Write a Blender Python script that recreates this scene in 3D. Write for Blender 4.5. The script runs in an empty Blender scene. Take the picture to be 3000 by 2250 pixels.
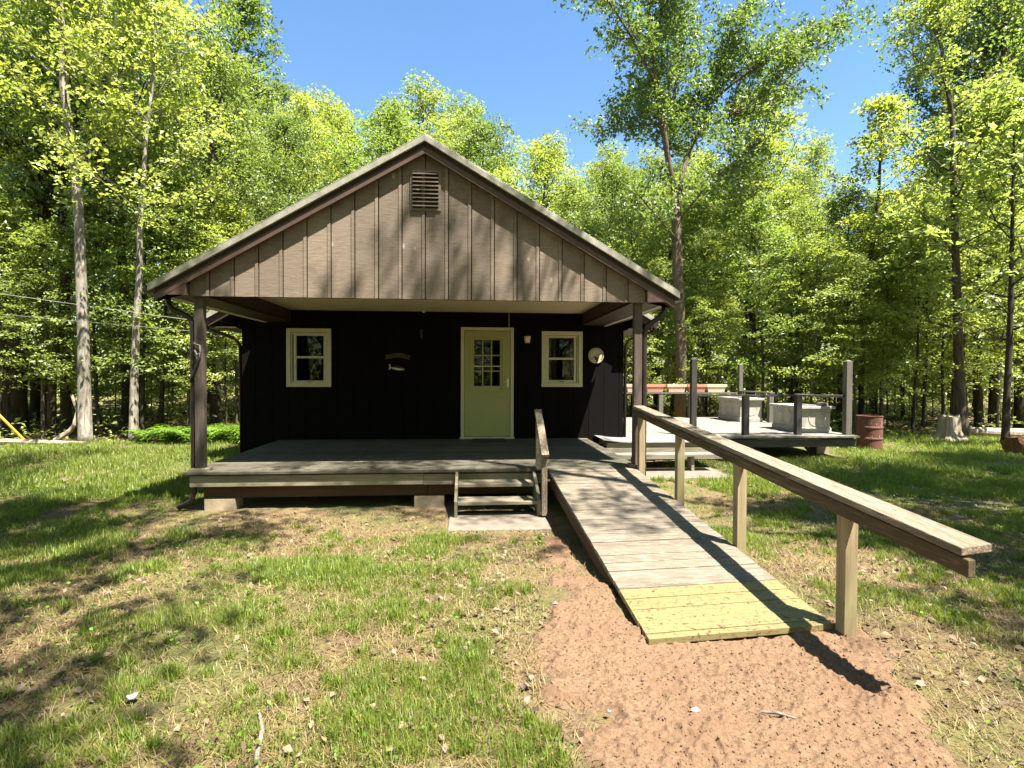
import bpy, math, random
import numpy as np
from mathutils import Vector, Matrix
C = bpy.context.scene
COL = C.collection
PI = math.pi

# ------------------------------------------------------------------ camera, light, exposure
cam_d = bpy.data.cameras.new('camera'); cam = bpy.data.objects.new('camera', cam_d); COL.objects.link(cam)
cam_d.sensor_width = 36; cam_d.lens = 18.6; cam_d.clip_start = 0.05; cam_d.clip_end = 600
YAW, PITCH, ROLL = math.atan(122 / 1550), -math.atan(25 / 1550), 0.0035
fw = Vector((math.sin(YAW) * math.cos(PITCH), math.cos(YAW) * math.cos(PITCH), math.sin(PITCH)))
rt = Vector((math.cos(YAW), -math.sin(YAW), 0)); up = rt.cross(fw)
r2 = rt * math.cos(ROLL) + up * math.sin(ROLL); u2 = up * math.cos(ROLL) - rt * math.sin(ROLL)
M = Matrix((r2, u2, -fw)).transposed().to_4x4(); M.translation = (0, 0, 1.72)
cam.matrix_world = M
C.camera = cam
C.render.resolution_x, C.render.resolution_y = 1024, 768

SUN = Vector((0.27, -0.31, 0.87)).normalized()          # towards the sun
w = bpy.data.worlds.new('World'); C.world = w; w.use_nodes = True
nt = w.node_tree; bg = nt.nodes['Background']
sky = nt.nodes.new('ShaderNodeTexSky'); sky.sky_type = 'NISHITA'; sky.sun_disc = False
sky.sun_elevation = math.asin(SUN.z); sky.sun_rotation = math.atan2(SUN.x, SUN.y)
sky.air_density = 1.25; sky.dust_density = 0.15; sky.ozone_density = 2.5; sky.altitude = 300
hs = nt.nodes.new('ShaderNodeHueSaturation'); hs.inputs['Saturation'].default_value = 1.15; nt.links.new(sky.outputs[0], hs.inputs['Color']); nt.links.new(hs.outputs[0], bg.inputs[0]); bg.inputs[1].default_value = 0.062
sd = bpy.data.lights.new('sun', 'SUN'); sd.energy = 5.0; sd.angle = math.radians(0.5); sd.color = (1, 0.95, 0.86)
so = bpy.data.objects.new('sun', sd); COL.objects.link(so); so.rotation_euler = SUN.to_track_quat('Z', 'Y').to_euler(); so.location = (6, -7, 30)
C.view_settings.view_transform = 'Standard'; C.view_settings.look = 'None'; C.view_settings.gamma = 1
C.view_settings.exposure = 2.15
C.cycles.max_bounces = 7; C.cycles.diffuse_bounces = 4; C.cycles.transparent_max_bounces = 8; C.cycles.transmission_bounces = 5
C.cycles.use_denoising = True
C.cycles.sample_clamp_indirect = 6

# ------------------------------------------------------------------ materials
def new_mat(name):
    m = bpy.data.materials.new(name); m.use_nodes = True
    n = m.node_tree; p = n.nodes['Principled BSDF']
    return m, n, p
def nd(n, t, **kw):
    x = n.nodes.new(t)
    for k, v in kw.items():
        if k in x.inputs.keys() if isinstance(k, str) else False: x.inputs[k].default_value = v
        else: setattr(x, k, v)
    return x
def mixc(n, fac, a, b, mode='MIX'):
    x = n.nodes.new('ShaderNodeMix'); x.data_type = 'RGBA'; x.blend_type = mode
    for s, v in ((x.inputs[0], fac), (x.inputs[6], a), (x.inputs[7], b)):
        if hasattr(v, 'is_linked') or isinstance(v, bpy.types.NodeSocket): n.links.new(v, s)
        elif isinstance(v, (int, float)): s.default_value = v
        else: s.default_value = (*v, 1)
    return x.outputs[2]
def ramp(n, fac, *stops):
    x = n.nodes.new('ShaderNodeValToRGB'); e = x.color_ramp.elements
    while len(e) < len(stops): e.new(0.5)
    for el, (p, c) in zip(e, stops):
        el.position = p; el.color = (c, c, c, 1) if isinstance(c, (int, float)) else (*c, 1)
    n.links.new(fac, x.inputs[0]); return x.outputs[0]
def coords(n, scale=(1, 1, 1), kind='Object'):
    t = n.nodes.new('ShaderNodeTexCoord'); m = n.nodes.new('ShaderNodeMapping'); m.inputs['Scale'].default_value = scale
    n.links.new(t.outputs[kind], m.inputs[0]); return m.outputs[0]
def noise(n, vec, scale=5, detail=5, rough=0.6, dist=0.0):
    x = n.nodes.new('ShaderNodeTexNoise'); x.inputs['Scale'].default_value = scale; x.inputs['Detail'].default_value = detail
    x.inputs['Roughness'].default_value = rough; x.inputs['Distortion'].default_value = dist
    n.links.new(vec, x.inputs['Vector']); return x.outputs[0]
def voro(n, vec, scale=5, feature='F1'):
    x = n.nodes.new('ShaderNodeTexVoronoi'); x.inputs['Scale'].default_value = scale; x.feature = feature
    n.links.new(vec, x.inputs['Vector']); return x
def math_(n, op, a, b=None):
    x = n.nodes.new('ShaderNodeMath'); x.operation = op
    for s, v in zip(x.inputs, (a, b)):
        if v is None: continue
        if isinstance(v, bpy.types.NodeSocket): n.links.new(v, s)
        else: s.default_value = v
    return x.outputs[0]
def island(n):
    return n.nodes.new('ShaderNodeNewGeometry').outputs['Random Per Island']
def bump(n, p, h, strength=0.3, dist=0.01):
    b = n.nodes.new('ShaderNodeBump'); b.inputs['Strength'].default_value = strength; b.inputs['Distance'].default_value = dist
    n.links.new(h, b.inputs['Height']); n.links.new(b.outputs[0], p.inputs['Normal'])

def wood(name, a, b, scale, rough=0.75, isl=0.35, worn=None, worn_at=(0.52, 0.62), wscale=None, stain=None, bmp=0.35, spots=None, knots=None):
    """boards: grain stretched by `scale`, tone per board, optional worn paint, stains and dark specks"""
    m, n, p = new_mat(name)
    v = coords(n, scale)
    g = noise(n, v, 1, 8, 0.65, 0.6)
    col = ramp(n, g, (0.3, a), (0.7, b))
    if isl:
        i = ramp(n, island(n), (0, 1 - isl), (1, 1 + isl))
        col = mixc(n, 1.0, col, i, 'MULTIPLY')
    big = noise(n, coords(n), 1.7, 4)
    if stain: col = mixc(n, ramp(n, big, (0.5, 0.0), (0.68, 0.75)), col, stain)
    if worn:
        wv = noise(n, coords(n, wscale or scale), 2.2, 9, 0.72, 0.3)
        col = mixc(n, ramp(n, wv, (worn_at[0], 0.0), (worn_at[1], 1.0)), col, worn)
    if knots:
        k = voro(n, coords(n, knots[0]), 1.0).outputs[0]
        col = mixc(n, ramp(n, k, (0.05, 0.85), (0.09, 0.0)), col, knots[1])
    if spots:
        k = noise(n, coords(n), spots[0], 3, 0.55)
        col = mixc(n, ramp(n, k, (spots[2], 0.0), (spots[2] + 0.03, 0.9)), col, spots[1])
    n.links.new(col, p.inputs['Base Color']); p.inputs['Roughness'].default_value = rough
    p.inputs['Specular IOR Level'].default_value = 0.3
    bump(n, p, g, bmp, 0.006)
    return m
def plain(name, col, rough=0.6, var=0.25, scale=6, metal=0.0, spec=0.4, bmp=0.0, var_col=None):
    m, n, p = new_mat(name)
    g = noise(n, coords(n), scale, 6, 0.65)
    c2 = var_col or tuple(c * (1 - var) for c in col)
    n.links.new(ramp(n, g, (0.35, col), (0.68, c2)), p.inputs['Base Color'])
    p.inputs['Roughness'].default_value = rough; p.inputs['Metallic'].default_value = metal; p.inputs['Specular IOR Level'].default_value = spec
    if bmp: bump(n, p, g, bmp, 0.01)
    return m

def leaf_mat(name, dark, light, trans, tw=0.45, obj_var=0.25, gloss=0.06):
    m = bpy.data.materials.new(name); m.use_nodes = True; n = m.node_tree; n.nodes.clear()
    out = n.nodes.new('ShaderNodeOutputMaterial')
    i = island(n)
    col = ramp(n, i, (0.0, dark), (0.75, light), (1.0, tuple(c * 1.25 for c in light)))
    oi = n.nodes.new('ShaderNodeObjectInfo')
    ov = ramp(n, oi.outputs['Random'], (0, (1 - obj_var, 1 - obj_var * .6, 1 - obj_var)), (0.5, (1, 1, 1)), (1, (1 + obj_var, 1 + obj_var * .7, 1.0)))
    col = mixc(n, 1, col, ov, 'MULTIPLY'); tcol = mixc(n, 1, mixc(n, 1, (*trans,), ov, 'MULTIPLY'), ramp(n, i, (0, 0.75), (1, 1.2)), 'MULTIPLY')
    d = n.nodes.new('ShaderNodeBsdfDiffuse'); t = n.nodes.new('ShaderNodeBsdfTranslucent'); g = n.nodes.new('ShaderNodeBsdfGlossy')
    g.inputs['Roughness'].default_value = 0.5; g.inputs['Color'].default_value = (0.9, 0.95, 0.85, 1)
    n.links.new(col, d.inputs[0]); n.links.new(tcol, t.inputs[0])
    a = n.nodes.new('ShaderNodeMixShader'); a.inputs[0].default_value = tw; n.links.new(d.outputs[0], a.inputs[1]); n.links.new(t.outputs[0], a.inputs[2])
    b = n.nodes.new('ShaderNodeMixShader'); b.inputs[0].default_value = gloss; n.links.new(a.outputs[0], b.inputs[1]); n.links.new(g.outputs[0], b.inputs[2])
    n.links.new(b.outputs[0], out.inputs[0]); return m
def bark_mat(name, a, b, patch=None, vs=(9, 9, 1.6), bmp=0.8):
    m, n, p = new_mat(name)
    g = noise(n, coords(n, vs), 1.6, 8, 0.7, 0.8)
    col = ramp(n, g, (0.34, a), (0.66, b))
    if patch:
        col = mixc(n, ramp(n, noise(n, coords(n, (1, 1, .6)), 3.2, 5, 0.7), (0.5, 0.0), (0.62, 0.85)), col, patch)
    n.links.new(col, p.inputs['Base Color']); p.inputs['Roughness'].default_value = 0.9; p.inputs['Specular IOR Level'].default_value = 0.15
    bump(n, p, g, bmp, 0.03); return m

MAT = {}
MAT['gable'] = wood('gable_boards', (0.125, 0.092, 0.067), (0.225, 0.175, 0.132), (7, 7, 75), 0.7, 0.22, stain=(0.085, 0.064, 0.05), bmp=0.5, knots=((3.6, 1, 2.1), (0.34, 0.28, 0.22)))
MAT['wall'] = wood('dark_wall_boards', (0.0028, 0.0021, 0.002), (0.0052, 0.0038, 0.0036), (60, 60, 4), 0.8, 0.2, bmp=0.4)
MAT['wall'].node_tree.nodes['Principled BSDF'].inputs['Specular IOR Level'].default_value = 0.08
MAT['trim'] = plain('brown_trim', (0.085, 0.05, 0.036), 0.5, 0.3, 5)
MAT['beam'] = wood('brown_beam', (0.032, 0.02, 0.014), (0.055, 0.034, 0.023), (40, 3, 40), 0.6, 0.15)
MAT['post'] = wood('brown_post', (0.055, 0.04, 0.03), (0.11, 0.085, 0.068), (35, 35, 2.5), 0.7, 0.15, worn=(0.16, 0.13, 0.105), worn_at=(0.55, 0.7))
MAT['metal_edge'] = plain('galvanised_edge', (0.34, 0.325, 0.27), 0.5, 0.35, 9, 0.15, var_col=(0.20, 0.185, 0.135))
MAT['roof'] = plain('shingle_roof', (0.13, 0.12, 0.11), 0.9, 0.4, 14)
MAT['ceiling'] = plain('porch_ceiling_paint', (0.66, 0.56, 0.38), 0.7, 0.08, 3)
MAT['soffit'] = plain('pale_soffit_edge', (0.72, 0.66, 0.56), 0.7, 0.1, 3)
MAT['cream'] = plain('cream_paint', (0.52, 0.475, 0.33), 0.5, 0.1, 7)
MAT['door'] = plain('pale_green_yellow_door', (0.33, 0.325, 0.125), 0.45, 0.07, 4)
MAT['gutter'] = plain('brown_gutter', (0.03, 0.019, 0.015), 0.4, 0.2, 6)
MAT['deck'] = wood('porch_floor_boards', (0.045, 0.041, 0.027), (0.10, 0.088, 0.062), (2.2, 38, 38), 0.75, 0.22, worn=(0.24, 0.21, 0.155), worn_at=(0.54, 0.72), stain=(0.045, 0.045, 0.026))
MAT['rim'] = wood('weathered_rim_board', (0.15, 0.125, 0.085), (0.29, 0.25, 0.18), (1.8, 36, 36), 0.8, 0.1, stain=(0.13, 0.12, 0.06), bmp=0.5)
MAT['under'] = wood('brown_under_board', (0.05, 0.026, 0.012), (0.085, 0.046, 0.022), (1.8, 30, 30), 0.8, 0.1)
MAT['ramp'] = wood('ramp_boards', (0.10, 0.08, 0.06), (0.18, 0.148, 0.112), (2.6, 42, 42), 0.8, 0.17, worn=(0.34, 0.275, 0.19), worn_at=(0.53, 0.64), wscale=(3.2, 26, 26), stain=(0.12, 0.105, 0.07), bmp=0.6)
MAT['yellow'] = wood('yellow_painted_boards', (0.17, 0.138, 0.055), (0.20, 0.165, 0.072), (3, 40, 40), 0.6, 0.08, worn=(0.13, 0.085, 0.045), worn_at=(0.54, 0.60), wscale=(8, 19, 19), spots=(34, (0.06, 0.04, 0.022), 0.615), bmp=0.3)
MAT['rail'] = wood('weathered_rail', (0.085, 0.064, 0.042), (0.26, 0.212, 0.15), (42, 2.0, 42), 0.85, 0.1, worn=(0.42, 0.345, 0.25), worn_at=(0.52, 0.66), stain=(0.12, 0.085, 0.05), bmp=0.9)
MAT['rail_side'] = wood('brown_rail_side_shaded', (0.04, 0.027, 0.014), (0.125, 0.085, 0.045), (36, 2.2, 36), 0.85, 0.1, worn=(0.34, 0.25, 0.15), worn_at=(0.58, 0.72), bmp=0.8)  # brown darkened for the shade on the side turned from the sun
MAT['rail_post'] = wood('brown_rail_post', (0.19, 0.135, 0.075), (0.37, 0.285, 0.17), (30, 30, 1.8), 0.85, 0.12, stain=(0.2, 0.19, 0.08), bmp=0.5)
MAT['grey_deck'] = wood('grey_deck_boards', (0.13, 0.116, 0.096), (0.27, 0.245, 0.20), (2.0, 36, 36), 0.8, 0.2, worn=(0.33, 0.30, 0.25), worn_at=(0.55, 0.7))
MAT['grey_post'] = wood('dark_grey_post', (0.022, 0.02, 0.017), (0.055, 0.05, 0.042), (30, 30, 2), 0.8, 0.1)
MAT['grey_rim'] = wood('dark_grey_rim', (0.045, 0.04, 0.034), (0.12, 0.105, 0.085), (2, 30, 30), 0.8, 0.1)
MAT['pale_post'] = wood('pale_back_post', (0.075, 0.068, 0.054), (0.15, 0.138, 0.11), (30, 30, 2), 0.8, 0.1)
MAT['concrete'] = plain('concrete', (0.20, 0.165, 0.13), 0.9, 0.35, 7, bmp=0.4, spec=0.2)
MAT['block'] = plain('concrete_block', (0.34, 0.27, 0.18), 0.95, 0.3, 12, bmp=0.4, spec=0.1)
MAT['stone'] = plain('weathered_white_stone', (0.38, 0.355, 0.30), 0.85, 0.3, 5, bmp=0.2, spec=0.2)
MAT['terracotta'] = plain('terracotta_plastic', (0.52, 0.23, 0.155), 0.6, 0.2, 4)
MAT['peach'] = plain('faded_peach_plastic', (0.66, 0.43, 0.31), 0.6, 0.2, 4)
MAT['creampot'] = plain('faded_cream_plastic', (0.68, 0.53, 0.37), 0.6, 0.2, 4)
MAT['soil'] = plain('potting_soil', (0.05, 0.035, 0.025), 0.95, 0.4, 20)
MAT['rust'] = plain('rusty_red_steel', (0.15, 0.054, 0.036), 0.75, 0.4, 5, var_col=(0.085, 0.034, 0.024), bmp=0.15)
MAT['black'] = plain('black_metal', (0.012, 0.011, 0.010), 0.45, 0.2, 5)
MAT['steel'] = plain('satin_steel', (0.62, 0.60, 0.48), 0.3, 0.1, 5, 0.8)
MAT['inside'] = plain('dark_interior', (0.012, 0.011, 0.01), 0.9, 0.2, 3)
MAT['curtain'] = plain('curtain_cloth', (0.20, 0.12, 0.09), 0.9, 0.2, 8)
MAT['orange_leaf'] = plain('worn_orange_carving', (0.06, 0.035, 0.016), 0.7, 0.4, 20)
MAT['mat'] = plain('brown_door_mat', (0.07, 0.028, 0.018), 0.95, 0.3, 30)
MAT['white'] = plain('white_bits', (0.5, 0.48, 0.45), 0.6, 0.15, 12)
MAT['guard'] = plain('yellow_guy_guard', (0.72, 0.40, 0.06), 0.5, 0.2, 3)
MAT['cable'] = plain('pale_cable', (0.36, 0.35, 0.32), 0.6, 0.1, 3)
MAT['stick'] = bark_mat('dead_stick', (0.13, 0.10, 0.08), (0.32, 0.27, 0.22))
MAT['deadwood'] = bark_mat('dead_wood', (0.20, 0.15, 0.11), (0.46, 0.38, 0.30))
MAT['rotten'] = bark_mat('rotten_wood', (0.07, 0.03, 0.015), (0.24, 0.12, 0.06), vs=(9, 9, 9), bmp=1.0)
MAT['glass'], _n, _p = new_mat('window_glass')
_n.nodes.clear(); _o = _n.nodes.new('ShaderNodeOutputMaterial'); _t = _n.nodes.new('ShaderNodeBsdfTransparent'); _g = _n.nodes.new('ShaderNodeBsdfGlossy')
_g.inputs['Roughness'].default_value = 0.02; _f = _n.nodes.new('ShaderNodeFresnel'); _f.inputs[0].default_value = 1.28; _x = _n.nodes.new('ShaderNodeMixShader')
_t.inputs[0].default_value = (0.75, 0.8, 0.75, 1)
_n.links.new(_f.outputs[0], _x.inputs[0]); _n.links.new(_t.outputs[0], _x.inputs[1]); _n.links.new(_g.outputs[0], _x.inputs[2]); _n.links.new(_x.outputs[0], _o.inputs[0])

MAT['leaf'] = leaf_mat('maple_leaf', (0.065, 0.10, 0.014), (0.19, 0.235, 0.045), (0.43, 0.52, 0.075))
MAT['leaf_oak'] = leaf_mat('oak_leaf', (0.05, 0.082, 0.014), (0.145, 0.19, 0.04), (0.32, 0.42, 0.06), 0.42)
MAT['leaf_pale'] = leaf_mat('beech_leaf', (0.10, 0.14, 0.026), (0.235, 0.28, 0.072), (0.47, 0.56, 0.10), 0.45)
MAT['fern'] = leaf_mat('fern_frond', (0.07, 0.14, 0.014), (0.15, 0.25, 0.03), (0.25, 0.38, 0.04), 0.4, 0.1, 0.02)
MAT['grass'] = leaf_mat('grass_blade', (0.05, 0.085, 0.008), (0.16, 0.20, 0.025), (0.32, 0.40, 0.035), 0.4, 0, 0.03)
MAT['dry'] = leaf_mat('dry_grass', (0.11, 0.08, 0.034), (0.27, 0.20, 0.09), (0.21, 0.145, 0.06), 0.3, 0, 0.02)
MAT['litter'] = leaf_mat('dead_leaf', (0.07, 0.045, 0.03), (0.24, 0.17, 0.115), (0.12, 0.07, 0.04), 0.15, 0, 0.02)
MAT['bark'] = bark_mat('grey_brown_bark', (0.035, 0.028, 0.02), (0.13, 0.105, 0.08))
MAT['bark_dark'] = bark_mat('dark_bark', (0.022, 0.017, 0.012), (0.075, 0.058, 0.042))
MAT['bark_pale'] = bark_mat('pale_bark', (0.13, 0.11, 0.085), (0.36, 0.32, 0.265), patch=(0.10, 0.085, 0.066))
MAT['bark_oak'] = bark_mat('oak_bark', (0.06, 0.045, 0.028), (0.20, 0.155, 0.10), vs=(12, 12, 5))

# ------------------------------------------------------------------ mesh helpers
class MB:
    def __init__(s): s.v = []; s.f = []
    def box(s, x0, x1, y0, y1, z0, z1):
        b = len(s.v)
        s.v += [(x, y, z) for z in (z0, z1) for x, y in ((x0, y0), (x1, y0), (x1, y1), (x0, y1))]
        s.f += [(b, b + 3, b + 2, b + 1), (b + 4, b + 5, b + 6, b + 7)] + [(b + i, b + (i + 1) % 4, b + 4 + (i + 1) % 4, b + 4 + i) for i in range(4)]
        return s
    def hexa(s, p):                      # 8 corners: bottom ring then top ring
        b = len(s.v); s.v += [tuple(q) for q in p]
        s.f += [(b, b + 3, b + 2, b + 1), (b + 4, b + 5, b + 6, b + 7)] + [(b + i, b + (i + 1) % 4, b + 4 + (i + 1) % 4, b + 4 + i) for i in range(4)]
        return s
    def prism_y(s, poly, y0, y1):        # polygon in xz (counter-clockwise seen from -y), extruded along y
        b = len(s.v); k = len(poly)
        s.v += [(x, y0, z) for x, z in poly] + [(x, y1, z) for x, z in poly]
        s.f += [tuple(range(b, b + k)), tuple(range(b + 2 * k - 1, b + k - 1, -1))] + [(b + (i + 1) % k, b + i, b + k + i, b + k + (i + 1) % k) for i in range(k)]
        return s
    def prism_x(s, poly, x0, x1):        # polygon in yz
        b = len(s.v); k = len(poly)
        s.v += [(x0, y, z) for y, z in poly] + [(x1, y, z) for y, z in poly]
        s.f += [tuple(range(b + k - 1, b - 1, -1)), tuple(range(b + k, b + 2 * k))] + [(b + i, b + (i + 1) % k, b + k + (i + 1) % k, b + k + i) for i in range(k)]
        return s
    def tube(s, pts, rad, k=8, cap=True, squash=None):
        pts = [Vector(p) for p in pts]; b0 = len(s.v); nrm = None
        for i, p in enumerate(pts):
            d = (pts[min(i + 1, len(pts) - 1)] - pts[max(i - 1, 0)]).normalized()
            if nrm is None: nrm = d.orthogonal().normalized()
            nrm = (nrm - d * nrm.dot(d)).normalized(); bn = d.cross(nrm)
            r = rad[i] if hasattr(rad, '__len__') else rad
            for j in range(k):
                a = 2 * PI * j / k
                s.v.append(tuple(p + (nrm * math.cos(a) + bn * math.sin(a)) * r))
        for i in range(len(pts) - 1):
            for j in range(k):
                a = b0 + i * k + j; c = b0 + i * k + (j + 1) % k
                s.f.append((a, c, c + k, a + k))
        if cap:
            s.f.append(tuple(range(b0 + k - 1, b0 - 1, -1))); e = b0 + (len(pts) - 1) * k; s.f.append(tuple(range(e, e + k)))
        return s
    def lathe(s, prof, c=(0, 0, 0), k=24):
        b0 = len(s.v)
        for r, z in prof:
            for j in range(k):
                a = 2 * PI * j / k; s.v.append((c[0] + r * math.cos(a), c[1] + r * math.sin(a), c[2] + z))
        for i in range(len(prof) - 1):
            for j in range(k):
                a = b0 + i * k + j; q = b0 + i * k + (j + 1) % k; s.f.append((a, q, q + k, a + k))
        s.f.append(tuple(range(b0 + k - 1, b0 - 1, -1))); e = b0 + (len(prof) - 1) * k; s.f.append(tuple(range(e, e + k)))
        return s
    def build(s, name, mat, parent=None, bevel=0, smooth=False, org=None):
        me = bpy.data.meshes.new(name); me.from_pydata(s.v, [], s.f); me.update()
        if smooth: me.polygons.foreach_set('use_smooth', [True] * len(me.polygons))
        return link(name, me, mat, parent, bevel, org)
def chain(o):
    v = Vector((0, 0, 0))
    while o: v = v + o.location; o = o.parent
    return v
def link(name, me, mat, parent=None, bevel=0, org=None):
    o = bpy.data.objects.new(name, me); COL.objects.link(o)
    if mat: me.materials.append(MAT[mat])
    if parent: o.parent = parent; o.location = -chain(parent)       # mesh coordinates stay world coordinates
    if bevel:
        b = o.modifiers.new('bevel', 'BEVEL'); b.width = bevel; b.segments = 2; b.limit_method = 'ANGLE'; b.angle_limit = math.radians(40)
    return o
def tag(o, label=None, cat=None, group=None, kind=None):
    if label: o['label'] = label
    if cat: o['category'] = cat
    if group: o['group'] = group
    if kind: o['kind'] = kind
    return o
def thing(name, label, cat, loc=(0, 0, 0), group=None):
    o = bpy.data.objects.new(name, None); COL.objects.link(o); o.location = loc; o.empty_display_size = 0.2
    return tag(o, label, cat, group)
def smooth01(t): t = np.clip(t, 0, 1); return t * t * (3 - 2 * t)
def vnoise(x, y, s, seed=0):
    """smooth value noise, numpy"""
    x = np.asarray(x, float) * s + 1000; y = np.asarray(y, float) * s + 1000
    xi = np.floor(x).astype(np.int64); yi = np.floor(y).astype(np.int64); fx = smooth01(x - xi); fy = smooth01(y - yi)
    def h(a, b):
        q = (a * 374761393 + b * 668265263 + seed * 1442695041) & 0xffffffff
        q = ((q ^ (q >> 13)) * 1274126177) & 0xffffffff
        return ((q ^ (q >> 16)) & 0xffff) / 65535.0
    return (h(xi, yi) * (1 - fx) + h(xi + 1, yi) * fx) * (1 - fy) + (h(xi, yi + 1) * (1 - fx) + h(xi + 1, yi + 1) * fx) * fy
def fbm(x, y, s, seed=0, o=4):
    t = 0; a = 0.5; n = 0
    for i in range(o): t = t + a * vnoise(x, y, s * 2 ** i, seed + i * 7); n += a; a *= 0.5
    return t / n
def ground_z(x, y):
    x = np.asarray(x, float); y = np.asarray(y, float)
    z = 0.17 * smooth01((6.1 - y) / 3.0) - 0.045 * smooth01(1 - np.abs(x - 1.6) / 1.1) * smooth01(1 - np.abs(y - 2.9) / 1.1)
    rough = smooth01((np.hypot(x - 0.5, np.maximum(y - 6.5, 0) * 0) - 0) / 1)
    near_house = smooth01((y - 5.2) / 0.8) * smooth01((11.5 - y) / 1.0) * smooth01((5.0 - np.abs(x + 0.4)) / 0.8)
    z = z + (fbm(x, y, 0.55, 3, 4) - 0.5) * 0.11 * (1 - 0.85 * near_house) * (1 - .8 * np.exp(-((x - 1.6) ** 2 + (y - 3) ** 2) / 1.5))
    far = smooth01((np.hypot(x, y) - 22) / 30)
    return z + far * (fbm(x, y, 0.06, 9, 3) - 0.5) * 1.6
def leaves(name, c, nrm, size, mat, parent=None, aspect=0.58, fold=0.10, seed=1, tang=None):
    """many small folded leaves as one mesh (numpy)"""
    rng = np.random.default_rng(seed); N = len(c)
    nrm = nrm / np.linalg.norm(nrm, axis=1, keepdims=True)
    t = rng.normal(size=(N, 3)) if tang is None else tang
    t = t - nrm * np.sum(t * nrm, 1, keepdims=True); t /= np.linalg.norm(t, axis=1, keepdims=True) + 1e-9
    b = np.cross(nrm, t); s = np.asarray(size)[:, None] * np.ones((N, 1))
    V = np.empty((N, 4, 3))
    V[:, 0] = c - t * s * 0.5; V[:, 2] = c + t * s * 0.5 - nrm * s * 0.1
    V[:, 1] = c + b * s * aspect * 0.5 + nrm * s * fold - t * s * 0.05; V[:, 3] = c - b * s * aspect * 0.5 + nrm * s * fold - t * s * 0.05
    base = (np.arange(N) * 4)[:, None]
    F = np.concatenate([base + np.array([[0, 1, 2]]), base + np.array([[0, 2, 3]])], 1).reshape(-1, 3)
    return raw_mesh(name, V.reshape(-1, 3), F, mat, parent)
def raw_mesh(name, V, F, mat, parent=None, smooth=False):
    me = bpy.data.meshes.new(name); k = F.shape[1]
    me.vertices.add(len(V)); me.vertices.foreach_set('co', np.ascontiguousarray(V, np.float32).ravel())
    me.loops.add(F.size); me.loops.foreach_set('vertex_index', np.ascontiguousarray(F, np.int32).ravel())
    me.polygons.add(len(F)); me.polygons.foreach_set('loop_start', np.arange(0, F.size, k, dtype=np.int32)); me.polygons.foreach_set('loop_total', np.full(len(F), k, np.int32))
    if smooth: me.polygons.foreach_set('use_smooth', np.ones(len(F), bool))
    me.update(calc_edges=True)
    return link(name, me, mat, parent)

# ------------------------------------------------------------------ setting: ground sheet
def axis_steps(a, fine0, fine1, b, h):
    l = [fine0]; s = h
    while l[0] > a: s *= 1.22; l.insert(0, l[0] - s)
    l += list(np.arange(fine0 + h, fine1, h)); s = h
    while l[-1] < b: s *= 1.22; l.append(l[-1] + s)
    return np.array(l)
gx = axis_steps(-300, -7, 8, 300, 0.07); gy = axis_steps(-200, 1.2, 12, 400, 0.07)
GX, GY = np.meshgrid(gx, gy); GZ = ground_z(GX, GY)
GZ = GZ + (fbm(GX, GY, 5.0, 21, 3) - 0.5) * 0.035 * (np.hypot(GX, GY) < 25)
nx, ny = len(gx), len(gy)
ii = (np.arange(ny - 1)[:, None] * nx + np.arange(nx - 1)[None]).ravel()
gm, n, p = new_mat('ground_soil')
v = coords(n)
big = noise(n, v, 0.8, 6, 0.6); mid = noise(n, v, 5, 8, 0.7); fine = noise(n, v, 45, 6, 0.75); str_ = noise(n, coords(n, (1, 1, 1)), 120, 4, 0.8)
soilc = ramp(n, fine, (0.3, (0.06, 0.036, 0.022)), (0.5, (0.145, 0.096, 0.058)), (0.72, (0.26, 0.185, 0.115)))
thatch = ramp(n, str_, (0.35, (0.085, 0.065, 0.028)), (0.5, (0.19, 0.145, 0.062)), (0.68, (0.31, 0.245, 0.115)))
col = mixc(n, ramp(n, mid, (0.45, 0.0), (0.62, 1.0)), soilc, thatch)
grn = ramp(n, fine, (0.3, (0.035, 0.06, 0.012)), (0.7, (0.12, 0.16, 0.04)))
col = mixc(n, ramp(n, big, (0.45, 0.0), (0.62, 0.7)), col, grn)
n.links.new(col, p.inputs['Base Color']); p.inputs['Roughness'].default_value = 0.95; p.inputs['Specular IOR Level'].default_value = 0.1
bump(n, p, fine, 0.8, 0.03)
MAT['ground'] = gm
gr = raw_mesh('ground', np.stack([GX.ravel(), GY.ravel(), GZ.ravel()], 1), np.stack([ii, ii + 1, ii + nx + 1, ii + nx], 1), 'ground', smooth=True)
tag(gr, kind='structure')

# bare red-brown earth in front of the ramp: a finely lumped sheet a little above the ground
DIRT = [(0.90, 6.5), (0.82, 5.2), (0.68, 4.2), (0.50, 3.3), (0.42, 2.7), (0.50, 2.2), (0.62, 1.2), (2.0, 1.2), (1.98, 1.75), (2.02, 2.2), (2.14, 2.55), (2.34, 2.85), (2.30, 3.15), (1.6, 3.2), (1.03, 3.2), (0.98, 4.5), (1.0, 6.5)]
def in_poly(x, y, poly):
    r = np.zeros(np.shape(x), bool); k = len(poly)
    for i in range(k):
        (x0, y0), (x1, y1) = poly[i], poly[(i + 1) % k]
        c = ((y0 > y) != (y1 > y)); r ^= c & (x < (x1 - x0) * (y - y0) / (y1 - y0 + 1e-12) + x0)
    return r
def poly_dist(x, y, poly):
    d = np.full(np.shape(x), 1e9)
    for i in range(len(poly)):
        (x0, y0), (x1, y1) = poly[i], poly[(i + 1) % len(poly)]
        t = np.clip(((x - x0) * (x1 - x0) + (y - y0) * (y1 - y0)) / ((x1 - x0) ** 2 + (y1 - y0) ** 2), 0, 1)
        d = np.minimum(d, np.hypot(x - x0 - t * (x1 - x0), y - y0 - t * (y1 - y0)))
    return np.where(in_poly(x, y, poly), d, -d)
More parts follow.
